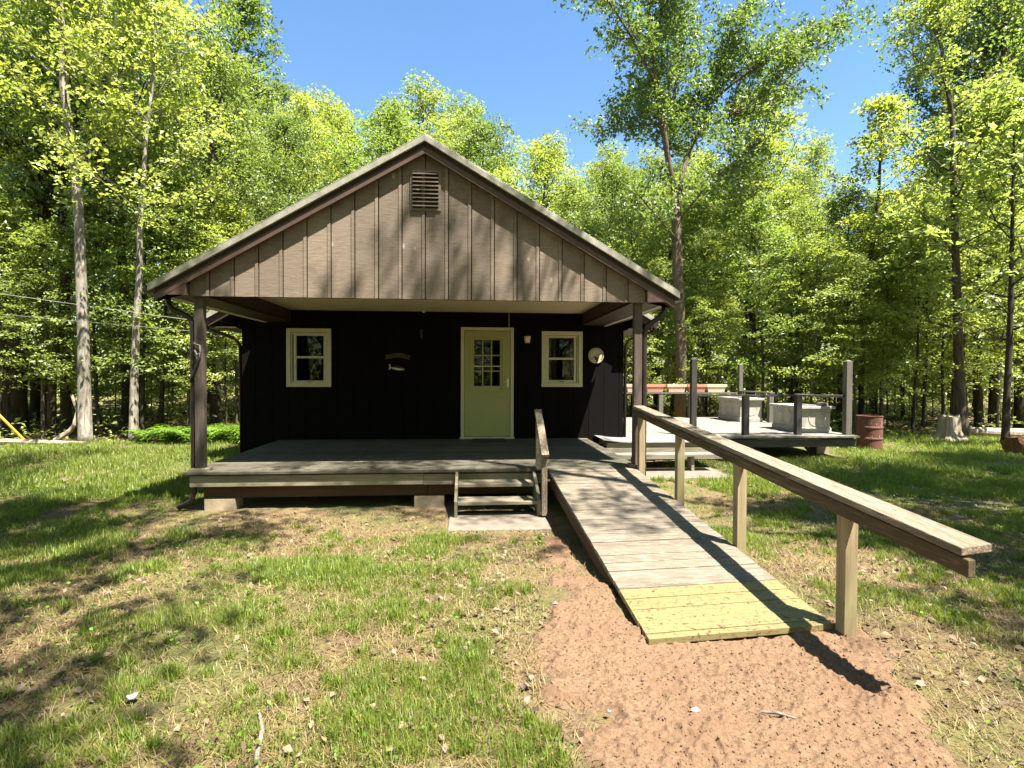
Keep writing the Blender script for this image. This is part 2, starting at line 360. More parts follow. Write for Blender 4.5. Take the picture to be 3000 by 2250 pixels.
dx = np.arange(0.1, 2.7, 0.0075); dy = np.concatenate([np.arange(1.2, 3.6, 0.0075), np.arange(3.6, 6.7, 0.014)])
DX, DY = np.meshgrid(dx, dy); e = poly_dist(DX, DY, DIRT)
e2 = e + (fbm(DX, DY, 3.0, 5, 4) - 0.5) * 0.62 + (fbm(DX, DY, 14, 6, 2) - .5) * .12
lump = np.maximum(fbm(DX, DY, 34, 31, 2) - 0.45, 0) * 0.05 * (.5 + fbm(DX, DY, 2.2, 33, 3)) + np.maximum(fbm(DX, DY, 9, 41, 2) - 0.55, 0) * 0.03
DZ = ground_z(DX, DY) + (fbm(DX, DY, 5.0, 21, 3) - 0.5) * 0.035 + np.clip(e2 * 0.35, -0.05, 0.028) + lump * np.clip(e2 * 6, 0, 1)
nx, ny = len(dx), len(dy); ii = (np.arange(ny - 1)[:, None] * nx + np.arange(nx - 1)[None]).ravel()
ii = ii[(e2.ravel()[ii] > -0.04)]
dm, n, p = new_mat('red_brown_earth'); v = coords(n)
f1 = noise(n, v, 60, 6, 0.75); f2 = noise(n, v, 2.2, 4)
col = mixc(n, ramp(n, f2, (0.4, 0.0), (0.65, 0.7)), ramp(n, f1, (0.3, (0.075, 0.044, 0.027)), (0.56, (0.185, 0.116, 0.070)), (0.8, (0.27, 0.185, 0.12))), (0.15, 0.09, 0.055))
n.links.new(col, p.inputs['Base Color']); p.inputs['Roughness'].default_value = 0.95; p.inputs['Specular IOR Level'].default_value = 0.08
bump(n, p, f1, 0.7, 0.012); MAT['earth'] = dm
tag(raw_mesh('bare_earth', np.stack([DX.ravel(), DY.ravel(), DZ.ravel()], 1), np.stack([ii, ii + 1, ii + nx + 1, ii + nx], 1), 'earth', smooth=True), kind='structure')
# ==MORE==
def gz(x, y): return ground_z(x, y) + (fbm(x, y, 5.0, 21, 3) - 0.5) * 0.035
rnd = random.Random(5)

# ------------------------------------------------------------------ the cabin
cab = thing('cabin', 'dark brown board-sided cabin with a gabled front porch', 'cabin', (-0.6, 10.2, 0))
XL, XR, YB, YG, DZT = -4.235, 3.003, 10.2, 6.85, 0.5
CX, SL = -0.575, 0.582                                    # ridge line x, roof slope
# walls: vertical boards 0.30 wide, cut round the two windows and the door
holes = [(-3.40, -2.635, 1.52, 2.56), (1.405, 2.152, 1.53, 2.555), (-0.155, 0.805, 0.45, 2.615)]
m = MB(); e = XL
edges = [XL] + [x for x in np.arange(-3.99, 2.99, 0.30)] + [XR]
for a, b in zip(edges[:-1], edges[1:]):
    cuts = sorted({a, b} | {h[i] for h in holes for i in (0, 1) if a < h[i] < b})
    for c0, c1 in zip(cuts[:-1], cuts[1:]):
        z = 0.1; top = 3.3
        g0 = 0.004 if c0 == a else 0; g1 = 0.004 if c1 == b else 0
        for h in sorted([h for h in holes if h[0] < (c0 + c1) / 2 < h[1]], key=lambda h: h[2]):
            m.box(c0 + g0, c1 - g1, YB, YB + 0.02, z, h[2]); z = h[3]
        m.box(c0 + g0, c1 - g1, YB, YB + 0.02, z, top)
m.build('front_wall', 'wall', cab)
m = MB()
cuts = sorted({XL, XR} | {h[i] for h in holes for i in (0, 1)})
for c0, c1 in zip(cuts[:-1], cuts[1:]):
    z = 0.05
    for h in [h for h in holes if h[0] < (c0 + c1) / 2 < h[1]]:
        m.box(c0, c1, YB + 0.021, YB + 0.11, z, h[2]); z = h[3]
    m.box(c0, c1, YB + 0.021, YB + 0.11, z, 3.3)
m.build('wall_core', 'inside', cab)
for side, x0, x1 in (('l', XL, XL + 0.1), ('r', XR - 0.1, XR)):
    m = MB()
    for y in np.arange(YB + 0.125, 18.0, 0.3): m.box(x0, x1, y, y + 0.292, 0.05, 2.78)
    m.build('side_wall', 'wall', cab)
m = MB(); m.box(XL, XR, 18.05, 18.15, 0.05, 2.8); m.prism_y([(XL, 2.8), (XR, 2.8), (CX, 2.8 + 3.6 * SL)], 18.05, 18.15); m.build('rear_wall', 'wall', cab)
m = MB(); m.box(XL + 0.1, XR - 0.1, YB + 0.12, 18, 0.3, 0.38); m.box(XL + 0.1, XR - 0.1, YB + 0.12, 18, 2.72, 2.78); m.build('inside_floor', 'inside', cab)
# main roof over the rooms
def slope_slab(m, xa, xb, za, zb, y0, y1, t):
    m.prism_y([(xa, za), (xb, zb), (xb, zb + t), (xa, za + t)] if xa < xb else [(xb, zb), (xa, za), (xa, za + t), (xb, zb + t)], y0, y1)
ZR = 2.80 + (CX + 4.65) * SL
for s, tip in ((-1, -4.70), (1, 3.48)):
    zt = ZR - abs(CX - tip) * SL - 0.06
    m = MB(); slope_slab(m, CX, tip, ZR - 0.05, zt, 9.86, 18.5, 0.07); m.build('main_roof', 'roof', cab)
    m = MB(); slope_slab(m, CX, tip, ZR - 0.052, zt - 0.002, 9.82, 9.858, 0.09); slope_slab(m, tip - s * .03, tip + s * .01, zt - 0.01 + .03 * SL, zt - .012, 9.861, 18.5, .04); m.build('roof_edge', 'metal_edge', cab)
    m = MB(); slope_slab(m, CX, tip - s * 0.02, ZR - 0.19, zt - 0.14 + .02 * SL, 9.87, 9.90, 0.135); xa, xb = sorted((tip - s * 0.02, tip - s * .06)); m.box(xa, xb, 9.9, 18.4, zt - .15, zt - .005)
    xa, xb = sorted((tip - s * .06, XL if s < 0 else XR)); m.box(xa, xb, 9.905, 18.4, zt - .15, zt - .13)
    m.build('fascia', 'beam', cab)
    xa, xb = sorted((tip + s * 0.005, tip + s * 0.1)); m = MB(); m.box(xa, xb, 9.9, 18.4, zt - 0.10, zt - 0.085); m.box(*sorted((tip + s * .09, tip + s * .1)), 9.9, 18.4, zt - .085, zt); m.box(xa, xb, 9.88, 9.899, zt - .10, zt); m.build('gutter', 'gutter', cab)
    m = MB(); q = tip + s * .05; wx = XL - .06 if s < 0 else XR + .06
    m.tube([(q, 10.02, zt - .10), (q, 10.02, zt - .17), (wx, 10.05, zt - .33), (wx, 10.28, zt - .45), (wx, 10.32, .2)], .032, 8); m.build('downspout', 'gutter', cab, smooth=True)
# porch roof
ZA, TL, TR = 4.73, -3.885, 2.72
for s, tip in ((-1, TL), (1, TR)):
    zt = ZA - abs(tip - CX) * SL
    m = MB(); slope_slab(m, CX, tip, ZA - 0.045, zt - 0.045, 6.76, 12.5, 0.043); m.build('porch_roof', 'roof', cab)
    m = MB(); slope_slab(m, CX, tip - s * .0, ZA - 0.082, zt - 0.082, 6.715, 6.755, 0.08)
    slope_slab(m, CX, tip, ZA - 0.001, zt - 0.001, 6.715, 6.86, 0.012)
    m.build('rake_trim', 'metal_edge', cab, bevel=.004)
    m = MB(); slope_slab(m, CX, tip - s * .05, ZA - 0.222, zt - 0.222 + .05 * SL, 6.755, 6.79, 0.085); 
    # triangular end return below the rake
    xe, xi = tip - s * .052, (-3.462 if s < 0 else 2.30)
    pl = [(xe, 2.685), (xi, 2.685), (xi, ZA - .224 - abs(xi - CX) * SL), (xe, ZA - .224 - abs(xe - CX) * SL)]
    m.prism_y(pl if s < 0 else pl[::-1], 6.757, 6.85)
    m.build('rake_board', 'trim', cab, bevel=.004)
    m = MB(); slope_slab(m, CX, tip - s * .05, ZA - 0.136, zt - 0.136 + .05 * SL, 6.775, 6.80, 0.053); m.build('shadow_gap_strip', 'beam', cab)  # dark strip put in for the shadow gap between metal edge and board
    # eave fascia, soffit and gutter run back to the main wall
    m = MB(); xa, xb = sorted((tip - s * .05, tip - s * .07)); m.box(xa, xb, 6.851, YB, 2.685, 2.80); m.build('fascia', 'trim', cab)
    xa, xb = sorted((tip - s * .071, -3.33 if s < 0 else 2.17)); m = MB(); m.box(xa, xb, 6.86, 10.19, 2.70, 2.715); m.build('soffit', 'beam', cab); xa, xb = sorted((tip - s * .072, tip - s * .115)); m = MB(); m.box(xa, xb, 6.87, 10.18, 2.685, 2.699); m.build('soffit_strip', 'soffit', cab)  # pale strip along the outer edge of the brown soffit
    xa, xb = sorted((tip - s * .045, tip + s * .06)); m = MB(); m.box(xa, xb, 6.76, 9.8, 2.705, 2.72); xc, xd = sorted((tip + s * .05, tip + s * .06)); m.box(xc, xd, 6.76, 9.8, 2.72, 2.80); m.box(xa, xb, 6.745, 6.759, 2.705, 2.80)
    m.build('gutter', 'gutter', cab)
    # downspout: out of the gutter, S-bend to the post, down to the ground
    m = MB(); q = tip - s * .0; px = -3.485 if s < 0 else 2.33
    if s < 0: pts = [(q + .10, 6.97, 2.70), (q + .11, 6.97, 2.60), (q + .16, 6.97, 2.53), (-3.60, 6.97, 2.48), (px - .03, 6.97, 2.42), (px, 6.97, 2.33), (px, 6.97, 1.2), (px, 6.97, .22), (px - .03, 6.96, .12), (px - .17, 6.93, .04)]
    else: pts = [(q - .12, 6.95, 2.69), (q - .13, 6.95, 2.58), (q - .20, 6.95, 2.50), (2.46, 6.95, 2.46), (px + .03, 6.95, 2.39), (px, 6.95, 2.30), (px, 6.95, 1.2), (px, 6.95, .2), (px + .02, 6.94, .1), (px + .1, 6.9, .05)]
    m.tube(pts, .034, 10); m.build('downspout', 'gutter', cab, smooth=True)
# gable face: rough-sawn boards with recessed joints
def ztop(x): return ZA - .15 - abs(x - CX) * SL
m = MB(); mc = MB(); seams = [CX + .294 * k for k in range(-10, 11)]; bl, br = -3.462, 2.30
cutx = [bl] + [x for x in seams if bl + .05 < x < br - .05] + [br]
for a, b in zip(cutx[:-1], cutx[1:]):
    a2 = a + (.004 if a > bl else 0); b2 = b - (.012 if b < br else 0)
    poly = [(a2, 2.69), (b2, 2.69), (b2, ztop(b2))] + ([(CX, ztop(CX))] if a2 < CX < b2 else []) + [(a2, ztop(a2))]
    m.prism_y(poly, YG, YG + .02)
    if b < br: m.prism_y([(b - .046, 2.69), (b - .008, 2.69), (b - .008, ztop(b)), (b - .046, ztop(b))], YG - .010, YG - .001)
mc.prism_y([(bl + .01, 2.692), (br - .01, 2.692), (br - .01, ztop(br)), (CX, ztop(CX)), (bl + .01, ztop(bl))], YG + .02, YG + .06)
m.build('gable', 'gable', cab, bevel=.002)
mc.build('gable_backing', 'beam', cab)
# louvred vent
v0, v1, w0, w1 = -.735, -.412, 3.845, 4.30
m = MB(); t = .032
m.box(v0 - t, v0, YG - .016, YG - .001, w0 - t, w1 + t); m.box(v1, v1 + t, YG - .016, YG - .001, w0 - t, w1 + t); m.box(v0, v1, YG - .016, YG - .001, w1, w1 + t); m.box(v0, v1, YG - .016, YG - .001, w0 - t, w0)
vent = m.build('gable_vent', 'gable', cab, bevel=.002)
m = MB(); m.box(v0, v1, YG - .006, YG - .002, w0, w1); m.build('vent_backing', 'black', vent)
m = MB()
for k in range(9):
    z = w0 + (k + .3) * (w1 - w0) / 9
    m.hexa([(v0, YG - .045, z), (v1, YG - .045, z), (v1, YG - .008, z + .026), (v0, YG - .008, z + .026), (v0, YG - .045, z + .013), (v1, YG - .045, z + .013), (v1, YG - .008, z + .031), (v0, YG - .008, z + .031)])
m.build('louvre_slats', 'gable', vent)
# porch ceiling, beams, posts
m = MB(); m.box(-3.335, 2.165, 6.87, 10.19, 2.93, 2.95); m.build('porch_ceiling', 'ceiling', cab)
for x0, x1 in ((-3.44, -3.34), (2.17, 2.28)):
    m = MB(); m.box(x0, x1, 6.87, 10.19, 2.73, 2.96); m.build('porch_beam', 'beam', cab, bevel=.004)
m = MB(); m.box(-3.34, 2.17, 6.872, 6.93, 2.70, 2.94); m.build('header', 'beam', cab)
for x0, x1 in ((-3.440, -3.334), (2.178, 2.284)):
    m = MB(); m.box(x0, x1, 6.905, 7.0, .54, 2.735); pst = m.build('porch_post', 'post', cab, bevel=.006)
    m = MB(); m.box(x0 - .045, x1 + .045, 6.875, 7.045, .501, .54); m.build('post_foot', 'rim', pst, bevel=.004)
# attic hatch in the ceiling
m = MB(); a0, a1, b0, b1 = -.40, .79, 7.52, 8.32
for bx in ((a0, a1, b0, b0 + .06), (a0, a1, b1 - .06, b1), (a0, a0 + .06, b0 + .06, b1 - .06), (a1 - .06, a1, b0 + .06, b1 - .06)): m.box(bx[0], bx[1], bx[2], bx[3], 2.89, 2.929)
ht = m.build('attic_hatch', 'ceiling', cab)
m = MB(); m.box(a0 + .065, a1 - .065, b0 + .075, b1 - .075, 2.92, 2.928); m.build('hatch_panel', 'creampot', ht)
m = MB(); m.tube([(.60, 8.3, 2.91), (.605, 8.3, 2.45), (.60, 8.3, 2.30)], .004, 5); m.build('pull_cord', 'cable', ht)
# windows
def window(x0, x1, z0, z1, gl, gr, gb, gt, rail, sill):
    m = MB(); y = YB
    def frame(m, a0, a1, c0, c1, t, ya, yb):
        m.box(a0, a0 + t, ya, yb, c0, c1); m.box(a1 - t, a1, ya, yb, c0, c1); m.box(a0 + t, a1 - t, ya, yb, c1 - t, c1); m.box(a0 + t, a1 - t, ya, yb, c0, c0 + t)
    frame(m, x0, x1, z0, z1, .075, y - .028, y - .001)
    if sill: m.box(x0 - .012, x1 + .0, y - .05, y - .029, z0, z0 + .04)
    win = m.build('window', 'cream', cab, bevel=.003)
    m = MB(); frame(m, x0 + .08, x1 - .08, z0 + .08, z1 - .08, .022, y - .012, y + .09); fr = m.build('window_frame', 'cream', win, bevel=.002)
    m = MB(); frame(m, gl - .045, gr + .045, gb - .045, gt + .045, .045, y + .0, y + .07)
    m.box(gl, gr, y + .006, y + .05, rail - .02, rail + .02); m.build('sash', 'cream', win, bevel=.002)
    m = MB(); m.box((gl + gr) / 2 - .05, (gl + gr) / 2 + .05, y - .012, y - .001, gb - .03, gb - .018); m.build('sash_lift', 'black', win)
    m = MB(); m.box(gl - .01, gr + .01, y + .036, y + .042, gb - .01, gt + .01); m.build('pane', 'glass', win)
    return win
wl = window(-3.425, -2.61, 1.493, 2.587, -3.256, -2.753, 1.612, 2.452, 2.05, False)
wr = window(1.379, 2.178, 1.502, 2.579, 1.516, 2.016, 1.632, 2.454, 2.05, True)
def drape(x0, x1, y, z0, z1, par, mat='curtain'):
    k = 24; m = MB()
    for i in range(k + 1):
        x = x0 + (x1 - x0) * i / k; yy = y + .025 * math.sin(i * 1.5)
        m.v += [(x, yy, z0), (x, yy, z1), (x, yy + .008, z0), (x, yy + .008, z1)]
    for i in range(k):
        a = 4 * i; m.f += [(a, a + 4, a + 5, a + 1), (a + 6, a + 2, a + 3, a + 7)]
    m.build('curtain', mat, par)
drape(1.45, 1.70, YB + .16, 1.5, 2.6, wr); drape(1.88, 2.12, YB + .16, 1.5, 2.6, wr)
# door
m = MB(); dt = .06
m.box(-.181, -.181 + dt, YB - .04, YB + .1, .501, 2.64); m.box(.832 - dt, .832, YB - .04, YB + .1, .501, 2.64); m.box(-.181 + dt, .832 - dt, YB - .04, YB + .1, 2.64 - dt, 2.64); m.box(-.2, .85, YB - .07, YB - .041, .501, .535); m.box(-.181 + dt, .832 - dt, YB - .04, YB + .1, .501, .54)
door_frame = m.build('door_frame', 'cream', cab, bevel=.004)
d0, d1, e0, e1 = -.115, .766, .55, 2.572
g0, g1, h0, h1 = .025, .615, 1.425, 2.42
m = MB(); y = YB - .025
for q in ((d0, g0, e0, e1), (g1, d1, e0, e1), (g0, g1, e0, h0), (g0, g1, h1, e1)): m.box(q[0], q[1], y, y + .045, q[2], q[3])
door = m.build('door', 'door', cab, bevel=.0)
m = MB(); t = .03
for q in ((g0 - t, g0, h0 - t, h1 + t), (g1, g1 + t, h0 - t, h1 + t), (g0, g1, h1, h1 + t), (g0, g1, h0 - t, h0)): m.box(q[0], q[1], y - .014, y - .001, q[2], q[3])
m.build('glazing_bead', 'door', door, bevel=.004)
m = MB(); i0, i1, k0, k1 = g0 + .045, g1 - .045, h0 + .09, h1 - .02
for q in ((g0, i0, h0, h1), (i1, g1, h0, h1), (i0, i1, h0, k0), (i0, i1, k1, h1)): m.box(q[0], q[1], y + .012, y + .04, q[2], q[3])
for f in (1 / 3, 2 / 3): x = i0 + (i1 - i0) * f; m.box(x - .01, x + .01, y + .006, y + .03, k0, k1)
for z in (k0 + (k1 - k0) * .325, k0 + (k1 - k0) * .665):
    for f in range(3): m.box(i0 + (i1 - i0) * f / 3 + (.01 if f else 0), i0 + (i1 - i0) * (f + 1) / 3 - (.01 if f < 2 else 0), y + .006, y + .03, z - .01, z + .01)
m.build('glazing_bars', 'door', door)
m = MB(); m.box(g0, g1, y + .001, y + .0045, 1.885, 1.905); m.build('storm_rail', 'cream', door)
m = MB(); m.box(i0, i1, y + .031, y + .036, k0, k1); m.build('pane', 'glass', door)
m = MB(); m.box(.70, .735, y - .012, y - .001, 1.50, 1.66); m.tube([(.718, y - .012, 1.60), (.718, y - .05, 1.60), (.65, y - .055, 1.595)], .011, 8); m.build('handle', 'steel', door, bevel=.003)
m = MB(); m.tube([(.07, y - .003, 1.47), (.07, y - .012, 1.47)], .012, 8); m.build('knob', 'white', door)
# porch floor, rim boards, piers
m = MB(); yy = 6.86
while yy < 10.15:
    w_ = .138 if yy + .138 < 10.19 else 10.19 - yy
    j = rnd.uniform(-1.5, 1.0)
    for a, b in ((-3.565, j - .002), (j + .002, 2.275)): m.box(a, b, yy, yy + w_ - .006, .465, .5 + rnd.uniform(-.0015, .0015))
    yy += .14
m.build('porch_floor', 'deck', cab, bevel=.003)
m = MB(); m.box(-3.505, -.60, 6.90, 6.94, .305, .445); m.box(-.596, -.17, 6.902, 6.94, .30, .44); m.box(.86, 2.2, 6.902, 6.94, .30, .44); m.box(-.168, .858, 6.905, 6.94, .305, .44); m.build('rim_board', 'rim', cab, bevel=.004)
m = MB(); m.box(-3.50, 2.2, 6.915, 6.945, .4455, .4645); m.box(-3.5, -3.46, 6.946, 10.15, .30, .464); m.box(2.18, 2.22, 6.946, 10.15, .30, .464)
for k in range(8): x = -3.2 + k * .75; m.box(x, x + .04, 6.96, 10.15, .30, .464)
m.build('floor_joist', 'under', cab)
m = MB(); m.box(-3.38, -.56, 7.0, 7.04, .145, .30); m.box(-.555, 2.15, 7.002, 7.042, .15, .30); m.build('girder', 'under', cab, bevel=.004)
for x0, x1 in ((-3.36, -2.98), (-.73, -.34), (1.9, 2.2)):
    m = MB(); m.box(x0, x1, 6.96, 7.2, -.12, .143); m.build('pier', 'block', cab, bevel=.008)

# ------------------------------------------------------------------ things fixed to or standing at the porch
t = thing('wall_lantern', 'small dark wall lantern with pale glass between door and right window', 'lantern', (1.087, 10.19, 2.4))
m = MB(); c = (1.087, 10.09)
def frust(m, c, r0, r1, z0, z1, k=6): m.lathe([(r0, z0), (r1, z1)], (c[0], c[1], 0), k)
frust(m, c, .045, .066, 2.345, 2.468); m.build('shade', 'creampot', t)
m = MB(); frust(m, c, .076, .02, 2.47, 2.53); frust(m, c, .02, .005, 2.531, 2.56); frust(m, c, .05, .05, 2.33, 2.344); m.build('cap', 'black', t)
m = MB(); m.box(1.05, 1.125, 10.17, 10.199, 2.33, 2.48); m.tube([(1.087, 10.17, 2.40), (1.087, 10.14, 2.36), (1.087, 10.09, 2.335)], .01, 6); m.build('bracket', 'black', t)
t = thing('thermometer', 'round cream dial thermometer with needle on the wall right of the window', 'thermometer', (2.446, 10.19, 2.115))
m = MB()
def disc_y(m, c, r, y0, y1, k=40): m.prism_y([(c[0] + r * math.cos(2 * PI * i / k), c[1] + r * math.sin(2 * PI * i / k)) for i in range(k)], y0, y1)
disc_y(m, (2.446, 2.115), .152, 10.17, 10.199); m.build('dial', 'creampot', t); MAT['dial'] = plain('cream_dial', (0.42, 0.38, 0.22), 0.5, 0.12, 9)
t.children[0].data.materials[0] = MAT['dial']
m = MB()
for k in range(26):
    a = math.radians(-35 + k * 250 / 25); L = .026 if k % 5 else .034
    ca, sa = math.cos(a), math.sin(a); r1, r0 = .143, .143 - L; w_ = .0035
    m.prism_y([(2.446 + r * ca - q * sa, 2.115 + r * sa + q * ca) for r, q in ((r0, -w_), (r1, -w_), (r1, w_), (r0, w_))], 10.167, 10.1695)
m.build('scale_marks', 'black', t)
m = MB(); a = math.radians(28); ca, sa = math.cos(a), math.sin(a)
m.prism_y([(2.446 + r * ca - q * sa, 2.105 + r * sa + q * ca) for r, q in ((-.11, -.006), (.12, -.003), (.12, .003), (-.11, .006))], 10.160, 10.166); m.build('needle', 'trim', t)
m = MB(); 
for ox, oz, r in ((0, -.065, .034), (-.03, -.04, .016), (.03, -.045, .018), (.01, -.10, .024)): disc_y(m, (2.455 + ox, 2.115 + oz), r, 10.166 - abs(ox) * .02, 10.1688, 14)
m.build('emblem', 'orange_leaf', t)
t = thing('ribbon_sign', 'dim brown ribbon-shaped wooden sign with short lettering above the fish', 'sign', (-1.38, 10.19, 2.07))
def arc_poly(x0, x1, zc, h, rise, k=14):
    f = lambda x: zc + rise * (1 - ((x - (x0 + x1) / 2) / ((x1 - x0) / 2)) ** 2)
    xs = [x0 + (x1 - x0) * i / k for i in range(k + 1)]
    return [(x, f(x) - h / 2) for x in xs] + [(x, f(x) + h / 2) for x in xs[::-1]]
m = MB(); m.prism_y(arc_poly(-1.525, -1.225, 2.072, .085, .022), 10.175, 10.187); m.build('panel', 'orange_leaf', t)
m = MB(); m.prism_y([(-1.62, 2.015), (-1.51, 2.035), (-1.51, 2.11), (-1.62, 2.10), (-1.585, 2.06)], 10.188, 10.198); m.build('ribbon_end', 'orange_leaf', t); m = MB(); m.prism_y([(-1.24, 2.035), (-1.135, 2.0), (-1.165, 2.05), (-1.135, 2.095), (-1.24, 2.11)], 10.188, 10.198); m.build('ribbon_end', 'orange_leaf', t)
fc = bpy.data.curves.new('lettering', 'FONT'); fc.body = 'Welcome'; fc.size = .072; fc.extrude = .002; fc.align_x = 'CENTER'; fc.align_y = 'CENTER'
tmp = bpy.data.objects.new('lettering', fc); COL.objects.link(tmp); bpy.context.view_layer.update()
me = bpy.data.meshes.new_from_object(tmp.evaluated_get(bpy.context.evaluated_depsgraph_get())); bpy.data.objects.remove(tmp)
for vtx in me.vertices:
    x, yv, zv = vtx.co; vtx.co = (-1.375 + x, 10.173 - zv * .5, 2.09 + yv - .02 * (x / .15) ** 2)
me.materials.clear(); link('lettering', me, 'black', t)
t = thing('fish_ornament', 'small fish ornament with white belly and tail under the ribbon sign', 'ornament', (-1.38, 10.19, 1.85))
fp = lambda pts: [(-1.385 + x, 1.84 + z) for x, z in pts]
m = MB(); m.prism_y(fp([(-.10, .0), (.0, -.028), (.10, -.03), (.15, -.012), (.10, .0), (-.02, .018), (-.09, .03)]), 10.165, 10.195); m.build('belly', 'white', t, bevel=.004)
m = MB(); m.prism_y(fp([(-.09, .032), (-.02, .02), (.10, .002), (.15, -.010), (.12, .03), (.03, .06), (-.05, .055)]), 10.165, 10.195); m.build('back', 'mat', t, bevel=.004)
m = MB(); m.prism_y(fp([(-.115, .01), (-.10, .02), (-.125, .04), (-.13, .085), (-.15, .08), (-.145, .03), (-.16, -.02), (-.13, -.01)]), 10.175, 10.19); m.build('tail', 'white', t)
t = thing('wall_hook', 'rusty hanging bracket on the dark wall left of the door', 'bracket', (-.922, 10.19, 2.52))
m = MB(); m.box(-.955, -.905, 10.185, 10.199, 2.44, 2.60); m.tube([(-.93, 10.185, 2.57), (-.93, 10.13, 2.58), (-.91, 10.11, 2.53), (-.91, 10.13, 2.40)], .008, 6)
m.build('plate', 'orange_leaf', t, bevel=.003)
t = thing('door_mat', 'narrow brown mat lying before the pale green door', 'mat', (.35, 9.9, .5))
m = MB(); m.box(.04, .66, 9.72, 10.02, .503, .522); m.build('pile', 'mat', t, bevel=.006)
m = MB()
for q in ((.02, .68, 9.70, 9.719), (.02, .68, 10.021, 10.04), (.02, .039, 9.72, 10.02), (.661, .68, 9.72, 10.02)): m.box(q[0], q[1], q[2], q[3], .503, .525)
m.build('border', 'gutter', t)
t = thing('tool_hook', 'rusty iron hook hanging on the left porch post', 'hook', (-3.40, 6.9, 2.0))
m = MB(); m.tube([(-3.43, 6.90, 2.12), (-3.43, 6.88, 2.10), (-3.36, 6.875, 2.08), (-3.345, 6.87, 1.99), (-3.39, 6.87, 1.96), (-3.42, 6.875, 2.02)], .012, 7); m.build('loop', 'pale_post', t, smooth=True)
m = MB(); m.tube([(-3.35, 6.872, 1.99), (-3.38, 6.875, 1.88), (-3.44, 6.88, 1.72), (-3.47, 6.885, 1.62)], [.012, .016, .012, .018], 7); m.build('shank', 'black', t, smooth=True)
t = thing('ceiling_bulb', 'tiny white bulb on the porch ceiling left of the hatch', 'light bulb', (-.85, 9.9, 2.9)); m = MB(); m.lathe([(.012, 2.929), (.02, 2.90), (.028, 2.88), (.022, 2.86), (.006, 2.85)], (-.85, 9.75, 0), 12); m.build('globe', 'white', t, smooth=True)

# porch steps with their own hand rail
t = thing('porch_steps', 'grey wooden porch steps with two open treads and a short handrail', 'steps', (.33, 6.5, 0))
for z, y0 in ((.36, 6.62), (.20, 6.34)):
    m = MB(); m.box(-.15, .81, y0, y0 + .285, z - .042, z); m.build('tread', 'rim', t, bevel=.005)
for x in (-.188, .812):
    m = MB(); m.prism_x([(6.50, -.03), (6.30, .0), (6.28, .22), (6.60, .385), (6.84, .47), (6.895, .47), (6.895, .24)], x, x + .036); m.build('stringer', 'rim', t, bevel=.003)
m = MB(); m.prism_x([(6.22, .05), (6.31, .02), (6.31, .77), (6.22, .74)], .852, .915); m.build('rail_post', 'rail', t, bevel=.004)
m = MB(); m.box(.852, .915, 6.78, 6.855, .502, 1.20); m.build('rail_post', 'rail', t, bevel=.004)
m = MB(); m.hexa([(.838, 6.18, .752), (.928, 6.18, .752), (.928, 6.88, 1.245), (.838, 6.88, 1.245), (.838, 6.16, .788), (.928, 6.16, .788), (.928, 6.86, 1.281), (.838, 6.86, 1.281)]); m.build('handrail', 'rail', t, bevel=.004)
m = MB(); m.box(-.245, .90, 5.78, 6.50, -.1, .028); o = m.build('concrete_pad', 'concrete', bevel=.01); tag(o, 'bare concrete slab lying at the foot of the porch steps', 'slab')
t = thing('plywood_step', 'weathered warped white plywood sheet lying on boards right of the porch', 'board', (3.4, 10, .5))
m = MB(); k = 14
for i in range(k + 1):
    for j in range(8):
        x = 2.42 + 2.25 * i / k; y = 9.47 + .72 * j / 7 + (.0 if i else 0); lift = .05 * math.exp(-((x - 2.42) / .25) ** 2)
        m.v.append((x, y, .508 + lift)); 
nb = len(m.v); m.v += [(a, b, c_ - .016) for a, b, c_ in m.v[:nb]]
for i in range(k):
    for j in range(7):
        a = i * 8 + j; m.f += [(a, a + 8, a + 9, a + 1), (nb + a, nb + a + 1, nb + a + 9, nb + a + 8)]
for i in range(k): m.f += [(i * 8, nb + i * 8, nb + i * 8 + 8, i * 8 + 8), (i * 8 + 7, i * 8 + 15, nb + i * 8 + 15, nb + i * 8 + 7)]
for j in range(7): m.f += [(j, j + 1, nb + j + 1, nb + j), (k * 8 + j, nb + k * 8 + j, nb + k * 8 + j + 1, k * 8 + j + 1)]
MAT['ply'] = plain('weathered_plywood', (0.28, 0.26, 0.235), 0.75, 0.35, 6, var_col=(0.17, 0.155, 0.14))
m.build('sheet', 'ply', t)
m = MB()
for y in (9.52, 9.80, 10.08): m.box(2.5, 4.7, y, y + .038, .40, .488)
m.build('batten', 'rim', t)
t = thing('side_steps', 'low grey side steps between porch and raised deck', 'steps', (3.6, 9.2, 0))
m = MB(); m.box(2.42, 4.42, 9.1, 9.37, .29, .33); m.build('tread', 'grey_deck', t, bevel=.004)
m = MB(); m.box(2.32, 4.7, 9.50, 9.54, .18, .395); m.build('riser', 'rim', t, bevel=.003)
for x in (2.9, 3.95):
    m = MB(); m.box(x, x + .05, 9.16, 9.36, -.02, .289); m.build('leg', 'rim', t)
m = MB(); m.box(2.35, 4.45, 8.55, 9.5, -.1, .02); o = m.build('concrete_pad', 'concrete', bevel=.01); tag(o, 'grey concrete slab in front of the side steps behind the ramp rail', 'slab')

